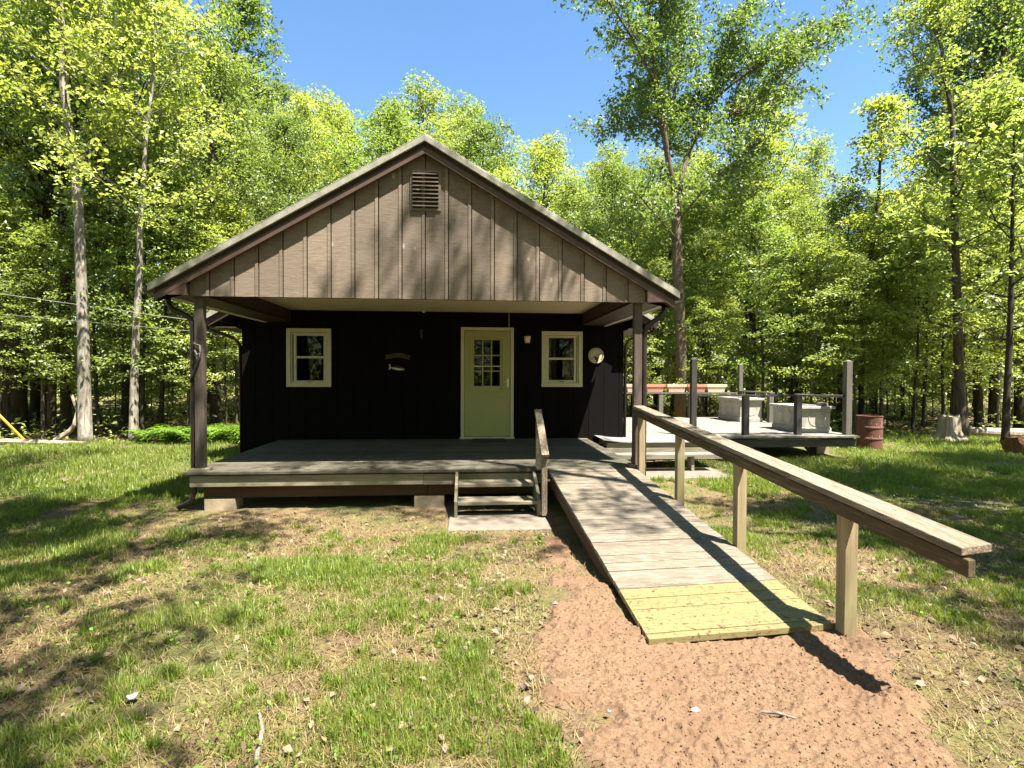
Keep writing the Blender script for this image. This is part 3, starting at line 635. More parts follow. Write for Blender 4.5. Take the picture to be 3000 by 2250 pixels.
# ------------------------------------------------------------------ the ramp with its long rail
t = thing('wheelchair_ramp', 'long wooden access ramp with yellow painted foot and one rail', 'ramp', (1.6, 5, .2))
def rz(y): return .215 + (y - 2.95) * (.495 - .215) / (6.85 - 2.95)
m = MB(); m2 = MB(); y = 2.93; k = 0; RL, RR = 1.02, 2.195
while y < 6.84:
    wd = .138 if k else .06
    sk = .09 * (1 - (y - 2.93) / 3.9)            # boards lie a little askew at the foot
    a, b = y, y + wd - .011
    q = [(RL, a, 0), (RR, a + sk, 0), (RR, b + sk, 0), (RL, b, 0)]
    dz = rnd.uniform(-.003, .003)
    if b + sk < 6.86:
        (m2 if k < 5 else m).hexa([(px, py, rz(py) - .036) for px, py, _ in q] + [(px, py, rz(py) + dz) for px, py, _ in q])
    y += wd; k += 1
m.build('ramp_boards', 'ramp', t, bevel=.003); m2.build('yellow_boards', 'yellow', t, bevel=.003)
for x in (RL + .02, 1.6, RR - .06):
    m = MB(); m.prism_x([(2.96 + (.06 if x > 1.5 else 0), .05), (6.84, .28), (6.84, rz(6.84) - .04), (2.96 + (.06 if x > 1.5 else 0), rz(2.96) - .04)], x, x + .038); m.build('stringer', 'under', t, bevel=.003)
def cz(y): return .971 + .0755 * (y - 2.147)
for py in (6.74, 5.46, 4.19, 2.93):
    m = MB(); m.box(2.2, 2.279, py, py + .079, float(ground_z(2.24, py)) - .2, cz(py) - .045); m.build('post', 'rail_post', t, bevel=.004)
m = MB(); ya, yb = 2.147, 6.86
m.hexa([(2.163, ya - .02, cz(ya) - .128), (2.1985, ya - .02, cz(ya) - .128), (2.1985, yb, cz(yb) - .128), (2.163, yb, cz(yb) - .128), (2.163, ya - .02, cz(ya) - .049), (2.1985, ya - .02, cz(ya) - .049), (2.1985, yb, cz(yb) - .049), (2.163, yb, cz(yb) - .049)]); m.build('rail_side', 'rail_side', t, bevel=.004)
m = MB(); m.hexa([(2.15, ya, cz(ya) - .039), (2.295, ya, cz(ya) - .024), (2.295, yb, cz(yb) - .039), (2.15, yb, cz(yb) - .039), (2.15, ya, cz(ya)), (2.295, ya, cz(ya) + .015), (2.295, yb, cz(yb)), (2.15, yb, cz(yb))]); m.build('rail_cap', 'rail', t, bevel=.005)

# ------------------------------------------------------------------ raised side deck
t = thing('raised_deck', 'raised grey wooden deck with open rails right of the cabin', 'deck', (6, 12.8, 0))
m = MB(); y = 10.28
while y < 15.1:
    m.box(XR + .01, 8.0, y, y + .133, .462, .5 + rnd.uniform(-.003, .003)); y += .14
m.build('deck_boards', 'grey_deck', t, bevel=.003)
m = MB(); m.box(4.5, 7.98, 10.36, 10.40, .27, .425); m.build('rim_board', 'grey_rim', t, bevel=.004)
m = MB(); m.box(4.52, 7.96, 10.402, 10.43, .426, .461); m.box(7.93, 7.97, 10.44, 15.05, .3, .461); m.box(4.52, 7.92, 15.0, 15.04, .3, .461); m.box(3.1, 7.9, 12.5, 12.54, .3, .461); m.build('floor_joist', 'under', t)
for x, y in ((4.6, 10.6), (7.7, 11.2), (7.7, 14.8), (5.0, 14.8)):
    m = MB(); m.box(x, x + .3, y, y + .3, -.1, .27); m.build('pier', 'block', t, bevel=.01)
m = MB(); m.hexa([(7.0, 10.62, .25), (7.09, 10.62, .25), (7.45, 10.9, 0), (7.36, 10.9, 0), (7.0, 10.66, .28), (7.09, 10.66, .28), (7.45, 10.94, .03), (7.36, 10.94, .03)]); m.build('brace', 'under', t)
def dpost(x, y, z1, mat, w_=.10, name='post'):
    m = MB(); m.box(x - w_ / 2, x + w_ / 2, y - w_ / 2, y + w_ / 2, .501, z1)
    h = w_ / 2 
    if z1 > 1.6: m.hexa([(x - h, y - h, z1), (x + h, y - h, z1), (x + h, y + h, z1), (x - h, y + h, z1)] + [(x - .012, y - .012, z1 + .03), (x + .012, y - .012, z1 + .03), (x + .012, y + .012, z1 + .03), (x - .012, y + .012, z1 + .03)])
    return m.build(name, mat, t, bevel=.003)
dpost(4.55, 10.50, 2.06, 'grey_post', .11); dpost(5.69, 10.55, 1.30, 'grey_post', .115); dpost(6.83, 10.55, 1.30, 'grey_post', .115); dpost(7.88, 10.50, 2.04, 'pale_post', .125)
dpost(7.92, 15.0, 2.06, 'pale_post', .11); dpost(7.90, 13.38, 1.26, 'pale_post', .12); dpost(6.42, 15.0, 1.20, 'pale_post', .12); dpost(5.52, 15.0, 1.20, 'pale_post', .12); dpost(4.2, 15.0, 1.2, 'pale_post', .12); dpost(7.9, 12.2, 1.26, 'pale_post', .1)
for q in ((4.608, 7.815, 10.49, 10.60, 1.303, 1.34), ):
    m = MB(); m.box(*q); m.build('rail', 'grey_post', t, bevel=.003)
m = MB(); m.box(3.1, 7.86, 14.93, 15.07, 1.205, 1.245); m.build('rail', 'pale_post', t, bevel=.003)
m = MB(); m.box(7.83, 7.97, 13.3, 14.94, 1.263, 1.30); m.build('rail', 'pale_post', t, bevel=.003)
m = MB(); m.box(7.83, 7.97, 10.57, 12.26, 1.263, 1.30); m.build('rail', 'pale_post', t, bevel=.003)

# window-box planters on the back rail
def planter(xc, mat, label, wd=.58, plant=0):
    t = thing('window_box', label, 'planter', (xc, 15.0, 1.25), 'window boxes on the back deck rail')
    b0 = 1.247; m = MB(); h = wd / 2
    def ring(w2, d2, z): return [(xc - w2, 15.0 - d2, z), (xc + w2, 15.0 - d2, z), (xc + w2, 15.0 + d2, z), (xc - w2, 15.0 + d2, z)]
    m.hexa(ring(h * .78, .07, b0) + ring(h * .9, .095, b0 + .16)); m.build('tub', mat, t, bevel=.008)
    m = MB(); r0 = ring(h, .11, b0 + .161); r1 = ring(h, .115, b0 + .235); q0 = ring(h - .03, .085, b0 + .161); q1 = ring(h - .03, .09, b0 + .235)
    m.v += r0 + r1 + q0 + q1
    for i in range(4):
        j = (i + 1) % 4; m.f += [(i, j, 4 + j, 4 + i), (8 + j, 8 + i, 12 + i, 12 + j), (4 + i, 4 + j, 12 + j, 12 + i), (j, i, 8 + i, 8 + j)]
    m.build('lip', mat, t)
    m = MB(); m.box(xc - h + .032, xc + h - .032, 14.92, 15.08, b0 + .162, b0 + .205); m.build('earth', 'soil', t)
    if plant:
        rg = np.random.default_rng(int(xc * 100)); N = plant * 40
        c = np.stack([xc + rg.normal(.1, .08, N), 15.0 + rg.normal(0, .05, N), b0 + .2 + np.abs(rg.normal(.08, .09, N))], 1)
        leaves('foliage', c, rg.normal(size=(N, 3)) + [0, 0, .8], rg.uniform(.04, .09, N), 'leaf_pale', t); t.children[-1].location = -t.location
planter(4.75, 'peach', 'faded peach window box on the deck rail nearest the cabin wall')
planter(5.33, 'terracotta', 'red-brown window box with a tall pale weed on the deck rail', plant=2)
planter(5.97, 'peach', 'pale peach window box with low weeds on the deck rail', plant=1)
planter(6.58, 'terracotta', 'red-brown window box partly behind the dark deck post')
planter(7.16, 'creampot', 'cream window box at the far end of the deck rail', .62)

# big stone planters on the deck
def stone_planter(x0, x1, y0, y1, z1, label, extra=False):
    t = thing('stone_planter', label, 'planter', ((x0 + x1) / 2, (y0 + y1) / 2, .5), 'stone planters on the deck')
    z0 = .502
    m = MB(); m.box(x0 + .02, x1 - .02, y0 + .02, y1 - .02, z0 + .12, z1 - .06); m.build('body', 'stone', t, bevel=.006)
    m = MB(); m.box(x0, x1, y0, y1, z0, z0 + .10); m.hexa([(x0, y0, z0 + .1), (x1, y0, z0 + .1), (x1, y1, z0 + .1), (x0, y1, z0 + .1), (x0 + .02, y0 + .02, z0 + .12), (x1 - .02, y0 + .02, z0 + .12), (x1 - .02, y1 - .02, z0 + .12), (x0 + .02, y1 - .02, z0 + .12)]); m.build('plinth', 'stone', t, bevel=.006)
    m = MB(); q = .10
    for b in ((x0 - .05, x1 + .05, y0 - .05, y0 + q), (x0 - .05, x1 + .05, y1 - q, y1 + .05), (x0 - .05, x0 + q, y0 + q, y1 - q), (x1 - q, x1 + .05, y0 + q, y1 - q)): m.box(*b, z1 - .06, z1)
    m.build('rim', 'stone', t, bevel=.01)
    m = MB()
    for b in ((x0 + .005, x1 - .005, y0 + .005, y0 + .02), (x0 + .005, x0 + .02, y0 + .02, y1 - .02)): m.box(*b, z1 - .095, z1 - .061)
    m.build('moulding', 'stone', t, bevel=.004)
    # raised round medallions and panel frames on the two faces seen
    m = MB(); yc = (y0 + y1) / 2; zc = (z0 + z1) / 2 + .03; R = .17
    k = 40
    pa = [(yc + R * math.cos(2 * PI * i / k), zc + R * math.sin(2 * PI * i / k)) for i in range(k + 1)]
    m.tube([(x0 + .02, a, b) for a, b in pa], .010, 6)
    xc = (x0 + x1) / 2; R = min(.17, (x1 - x0) * .28)
    m.tube([(xc + R * math.cos(2 * PI * i / k), y0 + .02, zc + R * math.sin(2 * PI * i / k)) for i in range(k + 1)], .010, 6)
    for a, b in ((y0 + .1, yc - .2), (yc + .2, y1 - .1)): m.tube([(x0 + .02, a, z0 + .18), (x0 + .02, b, z0 + .18), (x0 + .02, b, z1 - .16), (x0 + .02, a, z1 - .16), (x0 + .02, a, z0 + .18)], .006, 5)
    m.build('medallion', 'stone', t)
    m = MB(); m.box(x0 + q - .005, x1 - q + .005, y0 + q - .005, y1 - q + .005, z1 - .055, z1 - .02); m.build('earth', 'soil' if not extra else 'concrete', t)
    return t
stone_planter(7.13, 7.76, 13.5, 14.75, 1.14, 'white stone planter with round medallion farther back on the deck')
stone_planter(7.12, 7.80, 10.86, 12.0, 1.08, 'large grey-white stone planter by the front rail of the deck', True)
m = MB(); m.box(7.55, 7.72, 10.86, 11.02, 1.082, 1.15); o = m.build('stone_block', 'concrete', bevel=.01); tag(o, 'small grey block resting on the corner of the front stone planter', 'block')

# ------------------------------------------------------------------ yard things
t = thing('oil_drum', 'rusty red steel drum standing in the grass right of the deck', 'barrel', (9.42, 11.8, 0))
m = MB(); R, H = .262, .80; prof = [(R, -.05)]
for zc in (.27, .53): prof += [(R, zc - .035), (R + .012, zc - .012), (R + .012, zc + .012), (R, zc + .035)]
prof += [(R, H - .02), (R + .01, H - .012), (R + .01, H), (R - .015, H), (R - .015, H - .025), (.05, H - .03)]
m.lathe(prof, (9.42, 11.8, 0), 40); m.build('shell', 'rust', t)
m = MB(); rg = random.Random(3)
for k in range(14):
    a = -PI / 2 + rg.uniform(-.9, .5); z = rg.choice([.55, .56, .57, .6, .30, .63]); L = rg.uniform(.02, .06); w_ = rg.uniform(.0012, .003)
    for q in range(1):
        ca, sa = math.cos(a), math.sin(a); r_ = R + .0145; x, y = 9.42 + r_ * ca, 11.8 + r_ * sa; tx, ty = -sa * w_, ca * w_
        m.hexa([(x - tx, y - ty, z), (x + tx, y + ty, z), (x + tx - ca * .004, y + ty - sa * .004, z), (x - tx - ca * .004, y - ty - sa * .004, z), (x - tx, y - ty, z + L), (x + tx, y + ty, z + L), (x + tx - ca * .004, y + ty - sa * .004, z + L), (x - tx - ca * .004, y - ty - sa * .004, z + L)])
m.build('paint_drips', 'white', t)
def stump(x, y, r, h, label, mats=('deadwood', 'rim'), name='tree_stump'):
    t = thing(name, label, 'stump', (x, y, 0)); m = MB(); k = 22; rg = random.Random(int(x * 10)); ph = [rg.uniform(.85, 1.15) for _ in range(k)]
    lv = [(-.08, 1.75), (.06, 1.45), (.16, 1.15), (.4 * h, 1.0), (.75 * h, .95), (h, .92)]
    for z, f in lv:
        for j in range(k):
            a = 2 * PI * j / k; fl = 1 + (f - 1) * (1 + .6 * math.sin(a * 5)) if f > 1 else f
            m.v.append((x + r * fl * ph[j] * math.cos(a), y + r * fl * ph[j] * math.sin(a), z + (rg.uniform(-.04, .05) if z == h else 0)))
    for i in range(len(lv) - 1):
        for j in range(k): a = i * k + j; b = i * k + (j + 1) % k; m.f.append((a, b, b + k, a + k))
    m.build('bole', mats[0], t)
    m = MB(); m.lathe([(r * .86, h - .02), (r * .5, h + .002)], (x, y, 0), k); m.build('cut_face', mats[1], t)
    return t
stump(13.05, 13.45, .24, .66, 'pale sawn tree stump with flared roots at the wood edge')
def log(name, label, cat, pts, rad, mat, k=12):
    o = thing(name, label, cat, pts[0]); m = MB(); m.tube(pts, rad, k); m.build('bole', mat, o, smooth=False); return o
log('fallen_log', 'pale fallen log lying by the edge of the right-hand wood', 'log', [(14.3, 14.2, .17), (15.0, 13.9, .14), (16.4, 13.6, .12), (17.5, 13.6, .12)], [.11, .14, .15, .12], 'deadwood')
log('fallen_branch', 'crooked bare branch sticking up behind the fallen log', 'branch', [(16.2, 13.9, .1), (16.0, 13.8, .35), (16.5, 13.7, .5), (16.8, 13.7, .75)], [.05, .04, .03, .015], 'deadwood', 7)
m = MB(); rg = random.Random(8)
t = thing('rotten_log', 'crumbling red-brown rotten log section in the sunny grass at right', 'log', (12.5, 10.95, 0))
k = 18
for i in range(9):
    for j in range(k):
        a = 2 * PI * j / k; r_ = .24 * (1 + rg.uniform(-.16, .16)); m.v.append((12.12 + i * .1, 10.95 + r_ * math.cos(a), .17 + r_ * .9 * math.sin(a)))
for i in range(8):
    for j in range(k): a = i * k + j; b = i * k + (j + 1) % k; m.f.append((a, b, b + k, a + k))
m.f += [tuple(range(k - 1, -1, -1)), tuple(range(8 * k, 9 * k))]; m.build('bole', 'rotten', t)
t = thing('guy_wire_guard', 'slanting yellow guy wire guard at the left edge of the wood', 'guard', (-10.6, 13.68, 0))
m = MB(); m.tube([(-10.62, 13.68, -.05), (-12.9, 13.68, 2.42)], .03, 8); m.build('sleeve', 'guard', t, smooth=True)
m = MB(); m.tube([(-12.9, 13.68, 2.42), (-18, 13.68, 8.0)], .008, 5); m.build('wire', 'cable', t)
for P0, P1, lab, r_ in ((Vector((-20.5, 16, 5.10)), Vector((-4.74, 9.95, 2.66)), 'upper pale overhead cable running to the cabin eave', .0045), (Vector((-20.5, 16, 4.15)), Vector((-4.30, 10.12, 2.45)), 'lower thin overhead cable running to the cabin corner', .003)):
    t = thing('overhead_cable', lab, 'cable', P1); m = MB()
    m.tube([P0.lerp(P1, i / 14) - Vector((0, 0, .06 * math.sin(PI * i / 14))) for i in range(15)], r_, 5); m.build('strand', 'cable', t)
sticks = [([(-2.0 + .30, 2.62, .26), (-.93, 2.42, .245), (-.86, 2.22, .25), (-.80, 2.02, .24)], [.012, .014, .012, .009], 'forked grey dead stick lying in the near grass')]
log('dead_stick', 'thin grey dead stick lying in the near grass', 'stick', [(-.97, 2.50, gz(-.97, 2.5) + .02), (-.90, 2.36, gz(-.9, 2.36) + .025), (-.87, 2.22, gz(-.87, 2.22) + .02), (-.80, 2.05, gz(-.8, 2.05) + .02), (-.78, 1.9, gz(-.78, 1.9) + .02)], [.006, .009, .010, .009, .006], 'stick', 7)
log('dead_stick', 'short dark twig lying on the bare red earth', 'stick', [(1.30, 2.25, gz(1.3, 2.25) + .05), (1.36, 2.22, gz(1.36, 2.22) + .055), (1.42, 2.18, gz(1.4, 2.18) + .05)], [.006, .007, .004], 'stick', 6)
log('fallen_branch', 'bent dead branch leaning up beside the pale left trunk', 'branch', [(-10.3, 14.0, .05), (-9.95, 14.0, .3), (-9.85, 14.0, .45), (-9.8, 14.05, .8), (-9.98, 14.1, 1.2)], [.07, .06, .05, .045, .03], 'deadwood', 7)
log('fallen_log', 'weathered grey log lying along the left lawn edge', 'log', [(-12.6, 13.6, .06), (-11.2, 13.7, .08), (-9.9, 13.5, .06), (-9.3, 13.6, .05)], [.05, .07, .06, .03], 'deadwood', 8)
log('fallen_branch', 'low broken limb lying across the left lawn edge', 'branch', [(-13.5, 12.9, .06), (-12.2, 13.05, .1), (-11.0, 13.15, .09)], [.04, .05, .02], 'deadwood', 8)
def chip(x, y, s, label, cat, name, mat, seed):
    rg = random.Random(seed); k = 9; m = MB(); z = float(gz(x, y)) + .035
    top = [(x + s * math.cos(2 * PI * i / k) * rg.uniform(.5, 1.1), y + s * math.sin(2 * PI * i / k) * rg.uniform(.35, .8), z + rg.uniform(0, .018)) for i in range(k)]
    m.v += top + [(a, b, c_ - .004) for a, b, c_ in top]; m.f += [tuple(range(k)), tuple(range(2 * k - 1, k - 1, -1))] + [((i + 1) % k, i, k + i, k + (i + 1) % k) for i in range(k)]
    tag(m.build(name, mat), label, cat)
chip(1.02, 2.30, .022, 'crumpled pale leaf lying alone on the red earth', 'leaf', 'fallen_leaf', 'creampot', 2)
chip(.63, 2.33, .014, 'small white scrap on the edge of the near grass', 'scrap', 'white_scrap', 'white', 3)
chip(.56, 3.42, .022, 'white scrap beside the foot of the ramp', 'scrap', 'white_scrap', 'white', 4)
chip(-1.60, 2.62, .03, 'pale torn bark scrap in the near left grass', 'bark', 'bark_scrap', 'ply', 5)
# ==TREES==
# ------------------------------------------------------------------ trees
def limb_path(p0, d, L, rg, k=6, up=0.25, wob=0.10):
    pts = [Vector(p0)]; d = Vector(d).normalized()
    for i in range(k):
        d = (d + Vector((rg.gauss(0, wob), rg.gauss(0, wob), rg.gauss(up / k, wob * .6)))).normalized()
        pts.append(pts[-1] + d * (L / k))
    return pts
def along(pts, t):
    f = t * (len(pts) - 1); i = min(int(f), len(pts) - 2); return pts[i].lerp(pts[i + 1], f - i), (pts[i + 1] - pts[i]).normalized()
def make_crown(name, nodes, per, disc, thick, leaf, mat, seed, parent=None, upb=1.0, droop=0.25, spread=0.6):
    """nodes: list of (point, direction): every node carries one loose spray of leaves"""
    rng = np.random.default_rng(seed); P = np.array([list(p) for p, d in nodes]); D = np.array([list(d) for p, d in nodes]); N = len(P)
    D[:, 2] *= 0.5
    k = rng.integers(int(per * .6), int(per * 1.4) + 1, N); idx = np.repeat(np.arange(N), k); T = len(idx)
    sn = np.stack([rng.normal(0, .28, N), rng.normal(0, .28, N), np.ones(N)], 1); sn /= np.linalg.norm(sn, axis=1, keepdims=True)
    a1 = np.cross(sn, rng.normal(size=(N, 3))); a1 /= np.linalg.norm(a1, axis=1, keepdims=True); a2 = np.cross(sn, a1)
    sz = disc * rng.uniform(.65, 1.35, N)
    r = np.sqrt(rng.random(T)) * sz[idx]; a = rng.random(T) * 2 * PI
    c = P[idx] + a1[idx] * (r * np.cos(a))[:, None] + a2[idx] * (r * np.sin(a))[:, None] + sn[idx] * rng.normal(0, thick, T)[:, None] + D[idx] * (rng.random(T) * disc * .4)[:, None]
    c[:, 2] -= (r / disc) ** 2 * droop * disc
    n = sn[idx] * upb + rng.normal(size=(T, 3)) * spread
    return leaves(name, c, n, leaf * rng.uniform(.42, 1.45, T), mat, parent, seed=seed)
def tree(name, label, cat, loc, H, r0, lo, R, nl, seed, leaf=.115, per=48, disc=.42, mat='leaf', bark='bark', group=None, lean=(0, 0), trunk_pts=None, shape=0.5, fork=0, upb=1.0, thick=.07, lw=0.35, step=.55, subs=4, spread=.6, bias=None, taper=.86):
    rg = random.Random(seed); t = thing(name, label, cat, loc, group); m = MB()
    if trunk_pts: tp = [Vector(p) for p in trunk_pts]
    else:
        tp = [Vector((0, 0, -.15))]; wx = wy = 0; k = 10
        for i in range(1, k + 1):
            wx += rg.gauss(lean[0] / k, .012 * H / k * 3); wy += rg.gauss(lean[1] / k, .012 * H / k * 3); tp.append(Vector((wx, wy, H * .96 * i / k)))
    k = len(tp); rad = [r0 * (1 - taper * (i / (k - 1)) ** 1.1) for i in range(k)]
    tp2 = [tp[0]] + [tp[0].lerp(tp[1], .12)] + tp[1:]; rad2 = [r0 * 1.5, r0 * 1.08] + rad[1:]
    m.tube(tp2, rad2, 10); nodes = []
    for i in range(nl):
        u = (i + rg.random()) / nl; tt = lo + (1 - lo) * u * .98; p, d = along(tp, tt)
        az = i * 2.399 + rg.uniform(-.5, .5)
        prof = (math.sin(PI * min(1, (u * .8 + .18))) ** .7) * (1 - shape * u) + .12
        L = R * prof * rg.uniform(.75, 1.2); el = math.radians(rg.uniform(5, 28) + 50 * u)
        if bias: L *= max(.15, 1 + bias[2] * math.cos(az - bias[0]))
        dv = Vector((math.cos(az) * math.cos(el), math.sin(az) * math.cos(el), math.sin(el)))
        lp = limb_path(p, dv, L, rg, 6, up=.35); lr = max(.012, r0 * lw * (1 - .7 * tt) * rg.uniform(.7, 1.2))
        m.tube(lp, [lr * (1 - .85 * j / 6) for j in range(7)], 6)
        n_ = max(2, int(L * .7 / step))
        for j in range(n_): q, dd = along(lp, .3 + .7 * (j + rg.random()) / n_); nodes.append((q + Vector((rg.gauss(0, .15), rg.gauss(0, .15), rg.gauss(0, .12))), dd))
        for j in range(subs):
            s0 = .25 + .65 * (j + rg.random()) / subs; q, dd = along(lp, s0); side = dd.cross(Vector((0, 0, 1))); side = side.normalized() if side.length > .1 else Vector((1, 0, 0))
            sl = L * .42 * (1.2 - s0 * .6) * rg.uniform(.7, 1.2); sp = limb_path(q, dd * .7 + side * (1 if j % 2 else -1) * rg.uniform(.5, 1) + Vector((0, 0, rg.uniform(-.1, .35))), sl, rg, 4, up=.15)
            m.tube(sp, [lr * .45 * (1 - .8 * j2 / 4) for j2 in range(5)], 4, cap=False)
            n2 = max(1, int(sl / step))
            for j2 in range(n2): q2, d2 = along(sp, .3 + .7 * (j2 + rg.random()) / n2); nodes.append((q2 + Vector((rg.gauss(0, .12), rg.gauss(0, .12), rg.gauss(0, .1))), d2))
    tr = m.build('trunk', bark, None, smooth=True); tr.parent = t
    cr = make_crown('crown', nodes, per, disc, thick, leaf, mat, seed, upb=upb, spread=spread); cr.parent = t
    return t
def dup(src, loc, rot, sc, label=None, group=None, cat=None, mats=None):
    r = src.copy(); COL.objects.link(r); r.location = loc; r.rotation_euler = (0, 0, rot); r.scale = (sc, sc, sc) if isinstance(sc, (int, float)) else sc
    if label: r['label'] = label
    if group: r['group'] = group
    if cat: r['category'] = cat
    for ch in list(src.children):
        c = ch.copy(); COL.objects.link(c); c.parent = r
    return r

GL, GR, GBK = 'woodland trees left of the cabin', 'woodland trees right of the deck', 'trees rising behind the cabin roof'
# --- prototypes at about 15 m (used once each as a real tree of the wood, then copied)
# (H, trunk radius, first branch, crown radius, limbs ...)
PR = {}
def proto(key, *a, **k): PR[key] = [a, k, None]
proto('tall_a', 15, .15, .22, 3.9, 36, 11, per=62, disc=.5, leaf=.115)
proto('tall_b', 15, .14, .42, 3.1, 34, 12, mat='leaf_oak', bark='bark_dark', leaf=.11, shape=.35, spread=.8, thick=.12, per=62, disc=.46)
proto('tall_c', 15, .12, .15, 3.5, 40, 13, mat='leaf_pale', shape=.6, per=60, disc=.48, leaf=.115)
proto('tall_d', 15, .16, .46, 3.3, 32, 14, mat='leaf', bark='bark_dark', lean=(1.2, .3), shape=.3, per=64, disc=.5, leaf=.115)
proto('mid_a', 8, .06, .20, 2.5, 26, 15, per=52, disc=.42, leaf=.10, mat='leaf', upb=1.5, thick=.04)
proto('mid_b', 8, .055, .18, 2.4, 28, 16, per=52, disc=.42, leaf=.10, mat='leaf_pale', upb=1.5, thick=.04, bark='bark_dark')
proto('sap_a', 3.6, .025, .10, 1.15, 13, 17, per=26, disc=.26, leaf=.11, mat='leaf_pale', upb=1.8, thick=.03, subs=3, step=.4)
proto('sap_b', 3.6, .022, .08, 1.1, 12, 18, per=24, disc=.26, leaf=.11, mat='leaf', upb=1.8, thick=.03, subs=3, step=.4)
NAMES = {'tall_a': 'maple_tree', 'tall_b': 'oak_tree', 'tall_c': 'beech_tree', 'tall_d': 'maple_tree', 'mid_a': 'young_maple_tree', 'mid_b': 'young_beech_tree', 'sap_a': 'sapling', 'sap_b': 'sapling'}
WHAT = {'tall_a': 'tall leafy tree', 'tall_b': 'tall dark-trunked tree', 'tall_c': 'tall slender pale-leaved tree', 'tall_d': 'tall leaning dark-trunked tree', 'mid_a': 'young layered tree', 'mid_b': 'young pale-leaved tree', 'sap_a': 'low leafy sapling', 'sap_b': 'low dark green sapling'}
def put(key, x, y, H, rot=None, label=None, group=None, wide=1.0):
    a, k, src = PR[key]; sc = H / a[0]; z = float(ground_z(x, y)) - .05; rot = rnd.uniform(0, 6.28) if rot is None else rot
    reg = GL if x < -4.5 - (y - 10) * .25 else GR if x > 3.2 + (y - 10) * .38 else GBK
    group = group or reg
    where = {GL: 'in the wood left of the cabin', GR: 'in the wood right of the deck', GBK: 'rising behind the cabin roof'}[reg]
    cat = 'sapling' if key.startswith('sap') else 'tree'
    label = label or f'{WHAT[key]} {where}'
    if src is None:
        t = tree(NAMES[key], label, cat, (x, y, z), *a, group=group, **k); t.rotation_euler = (0, 0, rot); t.scale = (sc * wide, sc * wide, sc); PR[key][2] = t; return t
    return dup(src, (x, y, z), rot, (sc * wide, sc * wide, sc), label, group, cat)

# skyline: (photo column, top of the trees there) in the 3000-wide photograph, turned into heights of real trees
SKY = [(-600, -300), (0, -200), (480, -170), (640, -60), (740, 60), (820, 130), (900, 180), (1000, 250), (1090, 320), (1150, 300), (1210, 270), (1290, 285), (1350, 260), (1430, 195), (1510, 200), (1580, 250), (1640, 330), (1700, 400), (1780, 440), (1900, 420), (2050, 380), (2150, 250), (2300, 235), (2400, 300), (2445, 400), (2500, 545), (2560, 500), (2600, 380), (2650, 220), (2720, 60), (2800, -60), (3000, -200), (3800, -300)]
def top_at(px):
    for (a, b), (c_, d) in zip(SKY[:-1], SKY[1:]):
        if a <= px <= c_: return b + (d - b) * (px - a) / (c_ - a)
    return -300
def column(x, y): return 1500 + 1550 * ((x * math.cos(YAW) - y * math.sin(YAW)) / (x * math.sin(YAW) + y * math.cos(YAW)))
def max_h(x, y, r=2.0):
    t = max(top_at(column(x + d, y)) for d in (-r, 0, r)); return 1.72 + (1100 - t) * y / 1550
tall = ['tall_a', 'tall_b', 'tall_c', 'tall_d']; rt_ = random.Random(77)
spots = []
def free(x, y, d): return all((x - a) ** 2 + (y - b) ** 2 > d * d for a, b in spots)
def scatter(n, x0, x1, y0, y1, d, keys, h0, h1, cap=True, wide=1.0, ok=None):
    c = 0
    for _ in range(n * 30):
        if c >= n: break
        x, y = rt_.uniform(x0, x1), rt_.uniform(y0, y1)
        if abs(x) > y * 1.12 + 1.5 or not free(x, y, d) or (ok and not ok(x, y)): continue
        H = rt_.uniform(h0, h1)
        if cap: H = min(H, max_h(x, y) * rt_.uniform(.88, .99))
        if H < 2: continue
        spots.append((x, y)); put(rt_.choice(keys), x, y, H, wide=wide); c += 1
house = lambda x, y: not (-6 < x < 5 and y < 20.5) and not (2 < x < 9.5 and y < 17.2)
ledge = lambda x, y: house(x, y) and (x > -4 or y > 14.6 + .1 * (x + 4)) and (x < 9 or y > 14.8 + .0 * x)
# nearer rank of tall trees, then deeper ranks
scatter(10, -19, -5, 15.6, 19.5, 2.0, ['tall_b', 'tall_d'], 14, 18, ok=ledge)
scatter(11, -28, -6, 19.5, 29, 2.6, tall, 15, 20, ok=ledge)
scatter(18, -8, 10, 21.5, 30, 2.3, tall, 15, 19, ok=ledge, wide=1.15)
scatter(10, 9, 22, 16.5, 20, 2.0, ['tall_b', 'tall_d'], 13, 18, ok=ledge)
scatter(12, 9, 32, 20.5, 30, 2.6, tall, 14, 19, ok=ledge)
scatter(24, -42, 44, 30, 42, 2.8, tall, 15, 20)
# understorey, the sunlit skirt of the wood first
scatter(11, -17, -5, 14.5, 16.3, 1.1, ['mid_a', 'mid_b'], 5, 8.5, ok=ledge)
scatter(15, 9, 20, 14.9, 17.0, 1.1, ['mid_a', 'mid_b'], 5, 9, ok=ledge)
scatter(8, 3.2, 9.5, 16.4, 19, 1.2, ['mid_a', 'mid_b'], 4, 7, ok=lambda x, y: True)
scatter(16, -24, -5, 15.5, 27, 1.5, ['mid_a', 'mid_b'], 5, 9, ok=ledge)
scatter(16, 8, 26, 15.5, 27, 1.5, ['mid_a', 'mid_b'], 5, 9, ok=ledge)
scatter(9, -6, 9, 19, 27, 1.5, ['mid_a', 'mid_b'], 7, 10, ok=ledge)
scatter(26, -24, -5, 16.5, 29, 1.1, ['sap_a', 'sap_b'], 2.4, 4.5, ok=ledge)
scatter(34, 3, 24, 15.6, 25, 1.0, ['sap_a', 'sap_b'], 2.4, 5.0, ok=lambda x, y: ledge(x, y) and not (x < 9 and y < 17.6))
